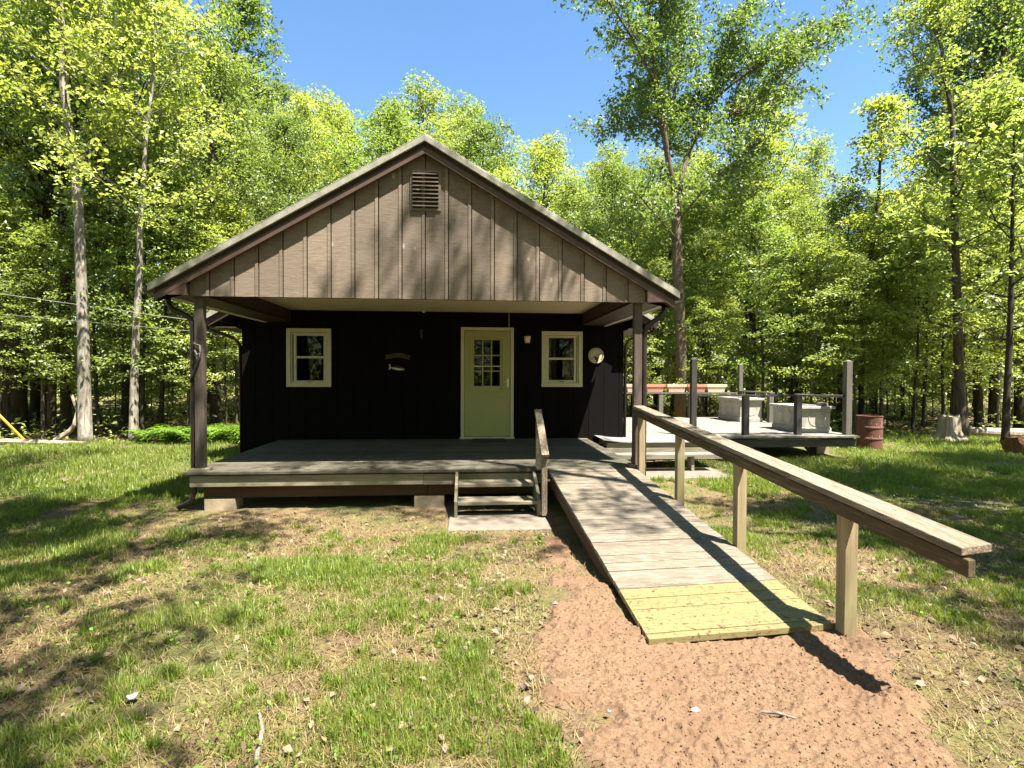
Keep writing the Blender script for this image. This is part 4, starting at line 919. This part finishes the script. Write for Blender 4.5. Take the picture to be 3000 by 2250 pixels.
# trees that the photograph singles out
OAK_L = [((0, 0, -.2), (-.05, 0, 2.5), (0, 0, 5), (-.02, 0, 7.4)),]
def special_oak():
    t = thing('oak_tree', 'tall oak with forked bare limbs standing behind the deck rail', 'tree', (6.75, 16.6, 0)); rg = random.Random(4); m = MB(); nodes = []
    X = lambda px: (px - 2016) * 16.6 / 1550; Z = lambda py: 1.72 + (1100 - py) * 16.6 / 1550
    A = lambda pts: [Vector((X(a), b, Z(c_))) for a, b, c_ in pts]
    limbs = [([(2016, 0, 1262), (2018, 0, 1000), (2008, .05, 800), (2004, .05, 660), (2002, .1, 545)], .19, .14, 0),
             ([(2002, .1, 560), (1978, 0, 480), (1945, -.3, 360), (1918, -.5, 260), (1903, -.6, 150), (1888, -.7, 60), (1868, -.8, -60)], .11, .03, 1),
             ([(1932, -.4, 300), (1895, -.9, 262), (1850, -1.3, 225), (1805, -1.6, 180), (1740, -1.9, 120), (1650, -2.2, 50), (1585, -2.5, 45)], .06, .015, 1),
             ([(1905, -.6, 170), (1920, -1.0, 80), (1945, -1.4, 20), (1990, -1.9, -60)], .05, .02, 1),
             ([(2002, .1, 540), (2000, .6, 470), (2005, 1.0, 400), (2028, 1.3, 320), (2045, 1.5, 260), (2055, 1.7, 150), (2070, 1.9, 20)], .10, .02, 1),
             ([(2010, .1, 560), (2030, .3, 480), (2060, .5, 400), (2100, .7, 330), (2125, .9, 270), (2150, 1.0, 200), (2178, 1.2, 150), (2230, 1.5, 60), (2290, 1.8, -40)], .09, .02, 1),
             ([(2140, 1.0, 235), (2200, .4, 190), (2270, 0, 150), (2360, -.4, 130), (2450, -.8, 60)], .05, .012, 1),
             ([(2030, 1.3, 320), (1990, 1.8, 270), (1960, 2.4, 200), (1940, 2.8, 100)], .05, .015, 1),
             ([(2010, 0, 700), (1950, -.4, 660), (1890, -.8, 620), (1850, -1, 590)], .045, .012, .8),
             ([(2090, .6, 340), (2150, -.4, 330), (2210, -1.2, 300), (2290, -1.8, 260)], .04, .012, 1),
             ([(1945, -.3, 360), (1900, .3, 340), (1850, .9, 335), (1800, 1.4, 300)], .04, .012, .8),
             ([(2004, .05, 640), (2060, -.4, 560), (2120, -.9, 500), (2200, -1.4, 440)], .04, .012, .8),
             ([(2150, 1.0, 200), (2240, 1.2, 120), (2340, 1.3, 60), (2430, 1.3, 10)], .04, .012, 1), ([(2178, 1.2, 150), (2200, .8, 60), (2230, .4, -40)], .04, .012, 1), ([(2125, .9, 270), (2220, 1.3, 250), (2310, 1.6, 210), (2400, 1.8, 190)], .035, .01, 1),
             ([(2045, 1.5, 260), (2010, 1.2, 150), (2000, .9, 40), (2010, .8, -60)], .04, .012, 1), ([(2070, 1.9, 60), (2100, 2, -20), (2150, 2.1, -80)], .03, .01, 1)]
    for pts, ra, rb, lf in limbs:
        P = A(pts); k = len(P); m.tube(P, [ra + (rb - ra) * i / (k - 1) for i in range(k)], 9)
        if lf:
            Ln = sum((P[i + 1] - P[i]).length for i in range(k - 1)); nb = int(Ln * 6.0)
            for i in range(nb):
                s0 = .28 + .72 * (i + rg.random()) / nb; q, d = along(P, s0)
                dv = Vector((rg.gauss(0, 1), rg.gauss(0, 1), rg.gauss(.25, .7))).normalized() + d * .6
                bl_ = rg.uniform(.5, 1.5); sp = limb_path(q, dv, bl_, rg, 4, .2, .2); m.tube(sp, [.018, .014, .01, .007, .004], 4, cap=False)
                for s1 in (.45, .75, 1.0): q2, d2 = along(sp, s1); nodes.append((q2, d2))
    tr = m.build('trunk', 'bark_oak', None, smooth=True); tr.parent = t
    cr = make_crown('crown', nodes, 38, .30, .14, .12, 'leaf_oak', 9, upb=.6, spread=1.0, droop=.5); cr.parent = t
special_oak()
put('tall_a', 11.7, 21.2, 13.6, 1.0, 'broad round-crowned tree just right of the tall forked oak', wide=1.25); spots.append((11.7, 21.2))
for x_, y_ in ((17.6, 17.0), (19.6, 18.4)): put('tall_b', x_, y_, 17.5, x_, wide=.85)
def px_tree(name, label, pts, Y, r0, seed, **kw):
    """a tree whose trunk follows measured points (photo column, photo row) at distance Y"""
    def at(px, py):
        u = (px - 1500) / 1550; v_ = -(py - 1125) / 1550; d = fw + r2 * u + u2 * v_; return Vector(d) * (Y / d.y) + Vector((0, 0, 1.72))
    P = [at(*p) for p in pts]; b = P[0].copy(); b.z = 0; H = P[-1].z
    return tree(name, label, 'tree', b, H, r0, kw.pop('lo', .35), kw.pop('R', 2.4), kw.pop('nl', 20), seed, trunk_pts=[p - b for p in P], group=kw.pop('group', None), **kw)
px_tree('ash_tree', 'tall tree with pale sunlit trunk at the left lawn edge, thicker of two', [(251, 1300), (246, 1100), (244, 966), (237, 800), (234, 690), (226, 548), (209, 422), (186, 253), (181, 84), (172, -60), (165, -260)], 13.85, .14, 31, bark='bark_pale', lo=.55, R=3.2, nl=20, mat='leaf', bias=(.8, 0, .5), taper=.6)
px_tree('maple_tree', 'slim pale-trunked tree at the left lawn edge beside the thicker pale trunk', [(391, 1298), (394, 1100), (400, 944), (409, 799), (410, 650), (418, 560), (426, 422), (447, 253), (455, 80), (462, -100)], 14.1, .10, 32, bark='bark_pale', lo=.42, R=2.8, nl=24, mat='leaf_pale')
px_tree('leaning_tree', 'dark trunk leaning right behind the pale trunks at left', [(152, 1296), (152, 1180), (154, 1100), (172, 975), (185, 885), (212, 740), (250, 620), (287, 506), (300, 337), (318, 139), (345, -20), (360, -160)], 15.2, .105, 33, bark='bark_dark', lo=.5, R=2.6, nl=16)
px_tree('forked_tree', 'broad dark forest tree with rugged double bole at far left', [(38, 1280), (38, 1150), (45, 1020), (65, 900), (92, 780), (120, 650), (150, 500), (170, 300), (190, 100), (200, -100)], 17.5, .36, 34, bark='bark', lo=.4, R=3.6, nl=20)
px_tree('bushy_tree', 'young bushy tree leaning out beside the left porch post', [(470, 1240), (475, 1150), (478, 1050), (486, 900), (500, 760), (515, 640)], 16.2, .07, 35, bark='bark_dark', lo=.2, R=2.1, nl=22, mat='leaf_pale', leaf=.12, disc=.34, upb=1.6, thick=.04)
px_tree('dead_limbed_tree', 'spreading tree with crooked dark limbs against the sky left of the roof', [(600, 1180), (604, 900), (604, 700), (604, 455), (612, 310), (640, 260), (680, 200), (700, 110), (705, 40)], 19.5, .17, 36, bark='bark_dark', lo=.45, R=2.7, nl=22, mat='leaf_oak', leaf=.13)
px_tree('beech_tree', 'slender dark-trunked tree with big leaves at the right lawn edge', [(2945, 1300), (2950, 1150), (2958, 1000), (2962, 850), (2965, 700), (2968, 560), (2970, 420), (2970, 330)], 12.4, .085, 37, bark='bark_dark', lo=.26, R=3.0, nl=30, mat='leaf_pale', leaf=.17, disc=.42, upb=1.5, thick=.05, per=24)
px_tree('maple_tree', 'broad-rooted pale trunk close behind the sawn stump', [(2822, 1292), (2815, 1200), (2810, 1100), (2805, 900), (2795, 600), (2790, 350), (2760, 150), (2740, 0)], 13.9, .16, 38, bark='bark', lo=.35, R=2.6, nl=22, mat='leaf')
px_tree('forked_tree', 'slender multi-stemmed dark tree behind the right deck post', [(2462, 1270), (2465, 1050), (2490, 900), (2540, 800), (2560, 700), (2575, 560), (2580, 420), (2590, 300)], 16.8, .12, 39, bark='bark_dark', lo=.4, R=2.0, nl=20, mat='leaf', leaf=.13)
px_tree('birch_tree', 'tree with pale bare upper trunk against the sky at upper right', [(2800, 1270), (2805, 900), (2805, 600), (2795, 420), (2780, 330), (2750, 240), (2730, 160), (2728, 60), (2728, -20)], 17.5, .12, 40, bark='bark_pale', lo=.55, R=2.4, nl=20, mat='leaf_oak')
px_tree('dark_trunked_tree', 'dark-trunked tall tree at the upper right corner', [(2990, 1270), (2985, 900), (2975, 560), (2955, 330), (2935, 200), (2940, 100), (2955, -50), (2960, -250)], 16.5, .15, 41, bark='bark_dark', lo=.5, R=2.8, nl=20, mat='leaf_oak')
# trees just outside the frame, whose crowns shade the yard
def shade(x, y, H, key, label, wide=1.0, rot=0.0): return put(key, x, y, H, rot, label, 'trees standing around the yard', wide)

# ------------------------------------------------------------------ far woods and forest floor
rng = np.random.default_rng(42)
N = 90000
x = rng.uniform(-75, 75, N); y = rng.uniform(42, 62, N) ; z = ground_z(x, y) + rng.random(N) ** 1.1 * 17
xb_ = rng.uniform(-60, 60, 30000); yb_ = rng.uniform(-48, -30, 30000); x = np.concatenate([x, xb_]); y = np.concatenate([y, yb_]); z = np.concatenate([z, ground_z(xb_, yb_) + rng.random(30000) ** 1.1 * 16]); N = len(x)
o = leaves('distant_woods', np.stack([x, y, z], 1), rng.normal(size=(N, 3)) * [.6, .6, .6] + [0, -.3, .8], rng.uniform(.35, .8, N), 'leaf', seed=7, aspect=.8)
tag(o, 'hazy green mass of woods far behind the nearer trees', kind='stuff')
N = 60000                                   # low plants and seedlings under the trees
x = rng.uniform(-34, 34, N); y = rng.uniform(13.2, 42, N)
edge = np.where(x < -3.5, 14.0 + (fbm(x, y, .5, 5) - .5) * 2, np.where(x > 8.5, 14.4 + (fbm(x, y, .5, 5) - .5) * 2, 18))
k = (y > edge) & (rng.random(N) < (fbm(x, y, .35, 77) > .47) * .9 + .1) & ~((np.abs(x + .6) < 4.6) & (y < 19)) & ~((x > 2) & (x < 8.6) & (y < 15.6))
x, y = x[k], y[k]; hgt = np.abs(rng.normal(0, .28, len(x))) * (0.4 + 1.3 * fbm(x, y, .4, 15)); z = ground_z(x, y) + .03 + hgt
o = leaves('undergrowth', np.stack([x, y, z], 1), rng.normal(size=(len(x), 3)) * .5 + [0, 0, 1], rng.uniform(.08, .19, len(x)), 'leaf_pale', seed=8)
tag(o, 'low leafy undergrowth covering the floor of the wood', kind='stuff')
# ferns behind the porch post
def ferns(cx, cy, n, rx, ry, h, label):
    cs, ns, ss, ts = [], [], [], []
    for i in range(n):
        a = rng.random() * 6.28; r = rng.random() ** .5; bx, by = cx + rx * r * math.cos(a), cy + ry * r * math.sin(a); bz = float(ground_z(bx, by))
        for f in range(7):
            az = rng.random() * 6.28; L = h * rng.uniform(.7, 1.15)
            for j in range(9):
                u = (j + .5) / 9; px, py, pz = bx + math.cos(az) * L * .75 * u, by + math.sin(az) * L * .75 * u, bz + L * (1.15 * u - .75 * u * u) + .03
                for sgn in (-1, 1):
                    wl = L * .30 * (1 - u) ** .6 + .02; tx, ty = -math.sin(az) * sgn, math.cos(az) * sgn
                    cs.append((px + tx * wl * .5, py + ty * wl * .5, pz)); ns.append((math.cos(az) * .3, math.sin(az) * .3, 1)); ss.append(wl); ts.append((tx + math.cos(az) * .4, ty + math.sin(az) * .4, .05))
    o = leaves('ferns', np.array(cs), np.array(ns), np.array(ss), 'fern', aspect=.34, fold=.03, tang=np.array(ts)); tag(o, label, kind='stuff')
ferns(-6.3, 14.2, 46, 1.9, .9, .75, 'bright green ferns growing along the wood edge behind the porch post')
ferns(-4.9, 16.5, 40, 1.2, 1.2, .8, 'bright green ferns growing beside the rear corner of the cabin')

# ------------------------------------------------------------------ grass, dead grass, leaf litter
def blades(name, x, y, h, lean, wd, mat, label, seed=1, flat=0.0):
    rg = np.random.default_rng(seed); N = len(x); z = gz(x, y)
    az = rg.random(N) * 2 * PI; dx_, dy_ = np.cos(az), np.sin(az); sx, sy = -dy_, dx_
    V = np.empty((N, 5, 3)); l1 = lean * .35; hh = h * np.sqrt(np.clip(1 - lean ** 2, .04, 1))
    V[:, 0] = np.stack([x - sx * wd, y - sy * wd, z - .004], 1); V[:, 1] = np.stack([x + sx * wd, y + sy * wd, z - .004], 1)
    mx, my, mz = x + dx_ * h * l1, y + dy_ * h * l1, z + hh * .6
    V[:, 2] = np.stack([mx + sx * wd * .8, my + sy * wd * .8, mz], 1); V[:, 3] = np.stack([mx - sx * wd * .8, my - sy * wd * .8, mz], 1)
    V[:, 4] = np.stack([x + dx_ * h * lean, y + dy_ * h * lean, z + hh + .004], 1)
    b = (np.arange(N) * 5)[:, None]
    F = np.concatenate([b + np.array([[0, 1, 2]]), b + np.array([[0, 2, 3]]), b + np.array([[3, 2, 4]])], 1).reshape(-1, 3)
    o = raw_mesh(name, V.reshape(-1, 3), F, mat); tag(o, label, kind='stuff'); return o
def yard_points(n, y0, y1, seed):
    rg = np.random.default_rng(seed); y = y0 + (y1 - y0) * rg.random(n); x = (rg.random(n) * 2 - 1) * (y * 1.08 + 1.2)
    return x, y
def keepout(x, y):
    k = (x > -3.6) & (x < 2.3) & (y > 6.75) & (y < 20)                 # porch and cabin
    k |= (x > -4.3) & (x < 3.1) & (y > 10.1) & (y < 19)
    k |= (x > .98) & (x < 2.22) & (y > 2.9) & (y < 6.9)                # ramp
    k |= (x > -.27) & (x < .92) & (y > 5.76) & (y < 6.7)
    k |= (x > 2.3) & (x < 4.45) & (y > 8.5) & (y < 9.6)
    k |= (x > 3) & (x < 8) & (y > 10.3) & (y < 15.2)
    k |= y > np.where(x < 0, 14.3, 14.8) + (fbm(x, y, .5, 5) - .5) * 2
    return k
def green(x, y):
    """how green the lawn is at a place, 0..1: tufts near the camera, fuller lawn to the left and right"""
    g = fbm(x, y, .75, 51, 4) * .62 + fbm(x, y, 2.6, 52, 3) * .55
    lush = .16 * smooth01((np.abs(x - .8) - 2.2) / 2.5) + .05 * smooth01((-x - 1.0) / 1.5) + .10 * smooth01((y - 8) / 2) - .13 * smooth01(1 - (6.9 - y) / 1.0) * (y < 6.9) * (np.abs(x + .6) < 3.4)
    for cx, cy, r, a in ((-.55, 4.6, .9, .16), (-.25, 5.35, .5, .2), (-1.2, 4.1, .7, .12), (.15, 3.7, .35, .2), (-.45, 2.6, .5, .12), (.45, 2.15, .3, .2), (.0, 2.5, .5, .08), (.9, 2.0, .25, .25), (3.0, 3.2, .6, .14), (3.1, 5.2, 1.0, .16), (3.6, 2.5, .9, .1)):
        lush = lush + a * np.exp(-((x - cx) ** 2 + (y - cy) ** 2) / r ** 2)
    d = poly_dist(x, y, DIRT); bare = smooth01((d + .22) / .3)
    return (g + lush - .645 - .03 * (y < 7)) * 6.5 - bare * 3 * (1 - .0 * x)
def make_lawn(n, y0, y1, h, wd, seed, dens=1.0):
    x, y = yard_points(n, y0, y1, seed); rg = np.random.default_rng(seed + 1)
    g = green(x, y); k = (rg.random(n) < np.clip(g, 0.0, 1) * dens + .02 * (g > -1.5)) & ~keepout(x, y); x, y, g = x[k], y[k], g[k]
    hh = h * rg.uniform(.45, 1.25, len(x)) * (0.5 + .8 * np.clip(g, 0, 1.4)); return blades('grass', x, y, hh, rg.uniform(.15, .85, len(x)), wd * rg.uniform(.6, 1.3, len(x)), 'grass', None, seed)
tag(make_lawn(260000, 1.5, 4.6, .045, .0018, 61), 'short uneven green grass growing in tufts nearest the camera')
tag(make_lawn(260000, 4.2, 8.0, .055, .0028, 62), 'patchy green grass across the middle of the yard')
tag(make_lawn(240000, 7.5, 15.5, .075, .0050, 63), 'fuller green lawn reaching back to the edge of the wood')
# separate taller tufts
x, y = yard_points(4200, 1.6, 9.5, 65); rg = np.random.default_rng(66); g = green(x, y); k = (g + rg.normal(0, .35, len(x)) > .25) & ~keepout(x, y) & (poly_dist(x, y, DIRT) < .02); x, y = x[k], y[k]
nb = rg.integers(30, 85, len(x)); ix = np.repeat(np.arange(len(x)), nb); tr_ = rg.uniform(.02, .08, len(x))[ix]; a = rg.random(len(ix)) * 2 * PI; rr = np.sqrt(rg.random(len(ix))) * tr_
hs = rg.uniform(.05, .105, len(x))[ix] * rg.uniform(.5, 1.2, len(ix)) * (1 - .4 * rr / tr_)
blades('grass', x[ix] + rr * np.cos(a), y[ix] + rr * np.sin(a), hs, rg.uniform(.2, .8, len(ix)), (.0014 + .00028 * y[ix]) * rg.uniform(.7, 1.4, len(ix)), 'grass', 'taller separate tufts of green grass standing in the yard', 67)
x, y = yard_points(230000, 1.5, 7.2, 71); rg = np.random.default_rng(72)
d = poly_dist(x, y, DIRT); k = ~keepout(x, y) & (rg.random(len(x)) < (.15 + .95 * fbm(x, y, 1.1, 58, 3)) * (.75 - .55 * smooth01((y - 4.5) / 3)) * smooth01((.16 - d) / .34)); x, y = x[k], y[k]
blades('dry_grass', x, y, .07 * rg.uniform(.5, 1.5, len(x)), rg.uniform(.88, .995, len(x)), .0016 * (1 + .25 * y) * .8, 'dry', 'flattened straw-coloured dead grass over the bare yard', 73)
x, y = yard_points(16000, 1.6, 14.5, 81); rg = np.random.default_rng(82)
k = ~keepout(x, y) & (rg.random(len(x)) < (fbm(x, y, .8, 83, 3) > .52) * .8 + .12) & (poly_dist(x, y, DIRT) < -.02); x, y = x[k], y[k]
o = leaves('leaf_litter', np.stack([x, y, gz(x, y) + .012 + rg.random(len(x)) * .02], 1), rg.normal(size=(len(x), 3)) * .35 + [0, 0, 1], rg.uniform(.022, .055, len(x)), 'litter', seed=84, aspect=.7)
tag(o, 'brown dead leaves scattered thinly over the yard', kind='stuff')
x = rng.uniform(-30, 30, 26000); y = rng.uniform(13.4, 34, 26000); k = y > np.where(np.abs(x) < 8.5, 18.5, 14.0); x, y = x[k], y[k]
o = leaves('leaf_litter', np.stack([x, y, ground_z(x, y) + .02 + rng.random(len(x)) * .04], 1), rng.normal(size=(len(x), 3)) * .35 + [0, 0, 1], rng.uniform(.07, .16, len(x)), 'litter', seed=85, aspect=.7)
tag(o, 'brown dead leaves covering the floor of the wood', kind='stuff')
x, y = yard_points(34000, 1.6, 15, 91); rg = np.random.default_rng(92)      # broad-leaved weeds and clover
g = fbm(x, y, 1.3, 93, 3); k = ~keepout(x, y) & (rg.random(len(x)) < smooth01((g - .55) / .12) * .9 + .03 + .5 * (y > 10) * (x > 6)) & (poly_dist(x, y, DIRT) < -.1); x, y = x[k], y[k]
o = leaves('clover', np.stack([x, y, gz(x, y) + .02 + rg.random(len(x)) * (.03 + .004 * y)], 1), rg.normal(size=(len(x), 3)) * .4 + [0, 0, 1], rg.uniform(.009, .020, len(x)) * (1 + .16 * y), 'fern', seed=94, aspect=.75)
tag(o, 'broad-leaved weeds and clover mixed into the lawn', kind='stuff')
# crumbs of earth in front of the ramp
rg = np.random.default_rng(95); n = 26000; x = rg.uniform(.2, 2.6, n); y = 1.3 + 3.5 * rg.random(n) ** 1.2; k = poly_dist(x, y, DIRT) + (fbm(x, y, 3.0, 5, 4) - .5) * .62 > -.1; k &= ~((x > 1.0) & (x < 2.2) & (y > 2.92)); x, y = x[k], y[k]; n = len(x)
r = .0018 + .0065 * rg.random(n) ** 7
base = np.array([(1, 0, 0), (-1, 0, 0), (0, 1, 0), (0, -1, 0), (0, 0, 1), (0, 0, -1)], float); fac = np.array([(0, 2, 4), (2, 1, 4), (1, 3, 4), (3, 0, 4), (2, 0, 5), (1, 2, 5), (3, 1, 5), (0, 3, 5)])
e_ = poly_dist(x, y, DIRT) + (fbm(x, y, 3.0, 5, 4) - .5) * .62 + (fbm(x, y, 14, 6, 2) - .5) * .12
zc = ground_z(x, y) + (fbm(x, y, 5.0, 21, 3) - .5) * .035 + np.clip(e_ * .35, -.05, .028) + (np.maximum(fbm(x, y, 34, 31, 2) - .45, 0) * .05 * (.5 + fbm(x, y, 2.2, 33, 3)) + np.maximum(fbm(x, y, 9, 41, 2) - .55, 0) * .03) * np.clip(e_ * 6, 0, 1)
V = base[None] * (r[:, None] * rg.uniform(.6, 1.3, (n, 6)))[:, :, None] + np.stack([x, y, zc + r * .4], 1)[:, None]
o = raw_mesh('earth_crumbs', V.reshape(-1, 3), (np.arange(n)[:, None, None] * 6 + fac[None]).reshape(-1, 3), 'earth'); tag(o, 'loose crumbs of red-brown earth before the ramp', kind='stuff')
# ------------------------------------------------------------------ trees standing round the yard outside the picture (they shade it and show in the panes)
AR = 'trees standing round the yard'
proto('open_a', 15, .13, .50, 3.4, 20, 51, per=26, disc=.42, leaf=.14, mat='leaf_oak', shape=.3)
proto('open_b', 15, .12, .48, 3.6, 17, 52, per=24, disc=.42, leaf=.14, mat='leaf', shape=.3)
for k_ in ('open_a', 'open_b'): NAMES[k_] = 'oak_tree'; WHAT[k_] = 'tall open-crowned tree'
def around(key, x, y, H, rot, wide=1.0): return put(key, x, y, H, rot, 'tall leafy tree standing outside the yard and shading it', AR, wide)
def leaning(name, base, crown, H, r0, seed, **kw):
    b = Vector(base); c_ = Vector(crown) - b
    pts = [(0, 0, -.2), (c_.x * .12, c_.y * .12, H * .2), (c_.x * .45, c_.y * .45, H * .42), (c_.x * .85, c_.y * .85, H * .62), (c_.x, c_.y, H * .8), (c_.x * 1.05, c_.y * 1.05, H)]
    return tree(name, 'tall leafy tree leaning in over the yard', 'tree', base, H, r0, kw.pop('lo', .5), kw.pop('R', 3.2), kw.pop('nl', 20), seed, trunk_pts=pts, group=AR, **kw)
leaning('leaning_tree', (8.5, 1.4, .1), (4.2, 2.7, 0), 19, .15, 61, mat='leaf_oak', R=3.4, nl=13, per=80, disc=.55, step=1.1)
leaning('leaning_tree', (-7.6, 4.2, .1), (-5.6, 5.2, 0), 15.5, .15, 62, mat='leaf', R=3.6, nl=36, per=40, lo=.5)
leaning('leaning_tree', (-3.4, -1.2, .1), (-.9, 1.2, 0), 15, .13, 63, mat='leaf', R=3.4, nl=30, per=56, lo=.5); around('tall_d', -.4, -1.4, 15, 2.5, .75)
around('open_a', 1.2, -3.6, 15, .4); around('tall_a', 11.0, 3.2, 15, 1.0); around('tall_d', 15.5, 4.2, 15, 2.0); around('tall_c', 8.3, 1.6, 14, 3.0); around('tall_a', -8.6, 4.8, 15, 3.3); around('tall_d', -5.6, 2.4, 16, 4.0, .85)
around('open_b', 8.0, -2.4, 14, 2.2, .8); around('open_a', 9.6, 5.4, 14, 1.9, .8); around('open_a', -6.5, -1.5, 15, 1.2)
for k_, (x, y) in enumerate(((-12, -9), (-8, -12), (-4, -10), (0, -13), (4, -11), (8, -13), (12, -10), (-2, -17), (6, -18), (-10, -17), (15, -16), (-16, 1), (20, -3), (-17, -12), (2, -24), (-7, -24), (11, -23))):
    around(tall[k_ % 4], x, y, 15 + (k_ * 7) % 4, k_ * 1.3, 1.1)
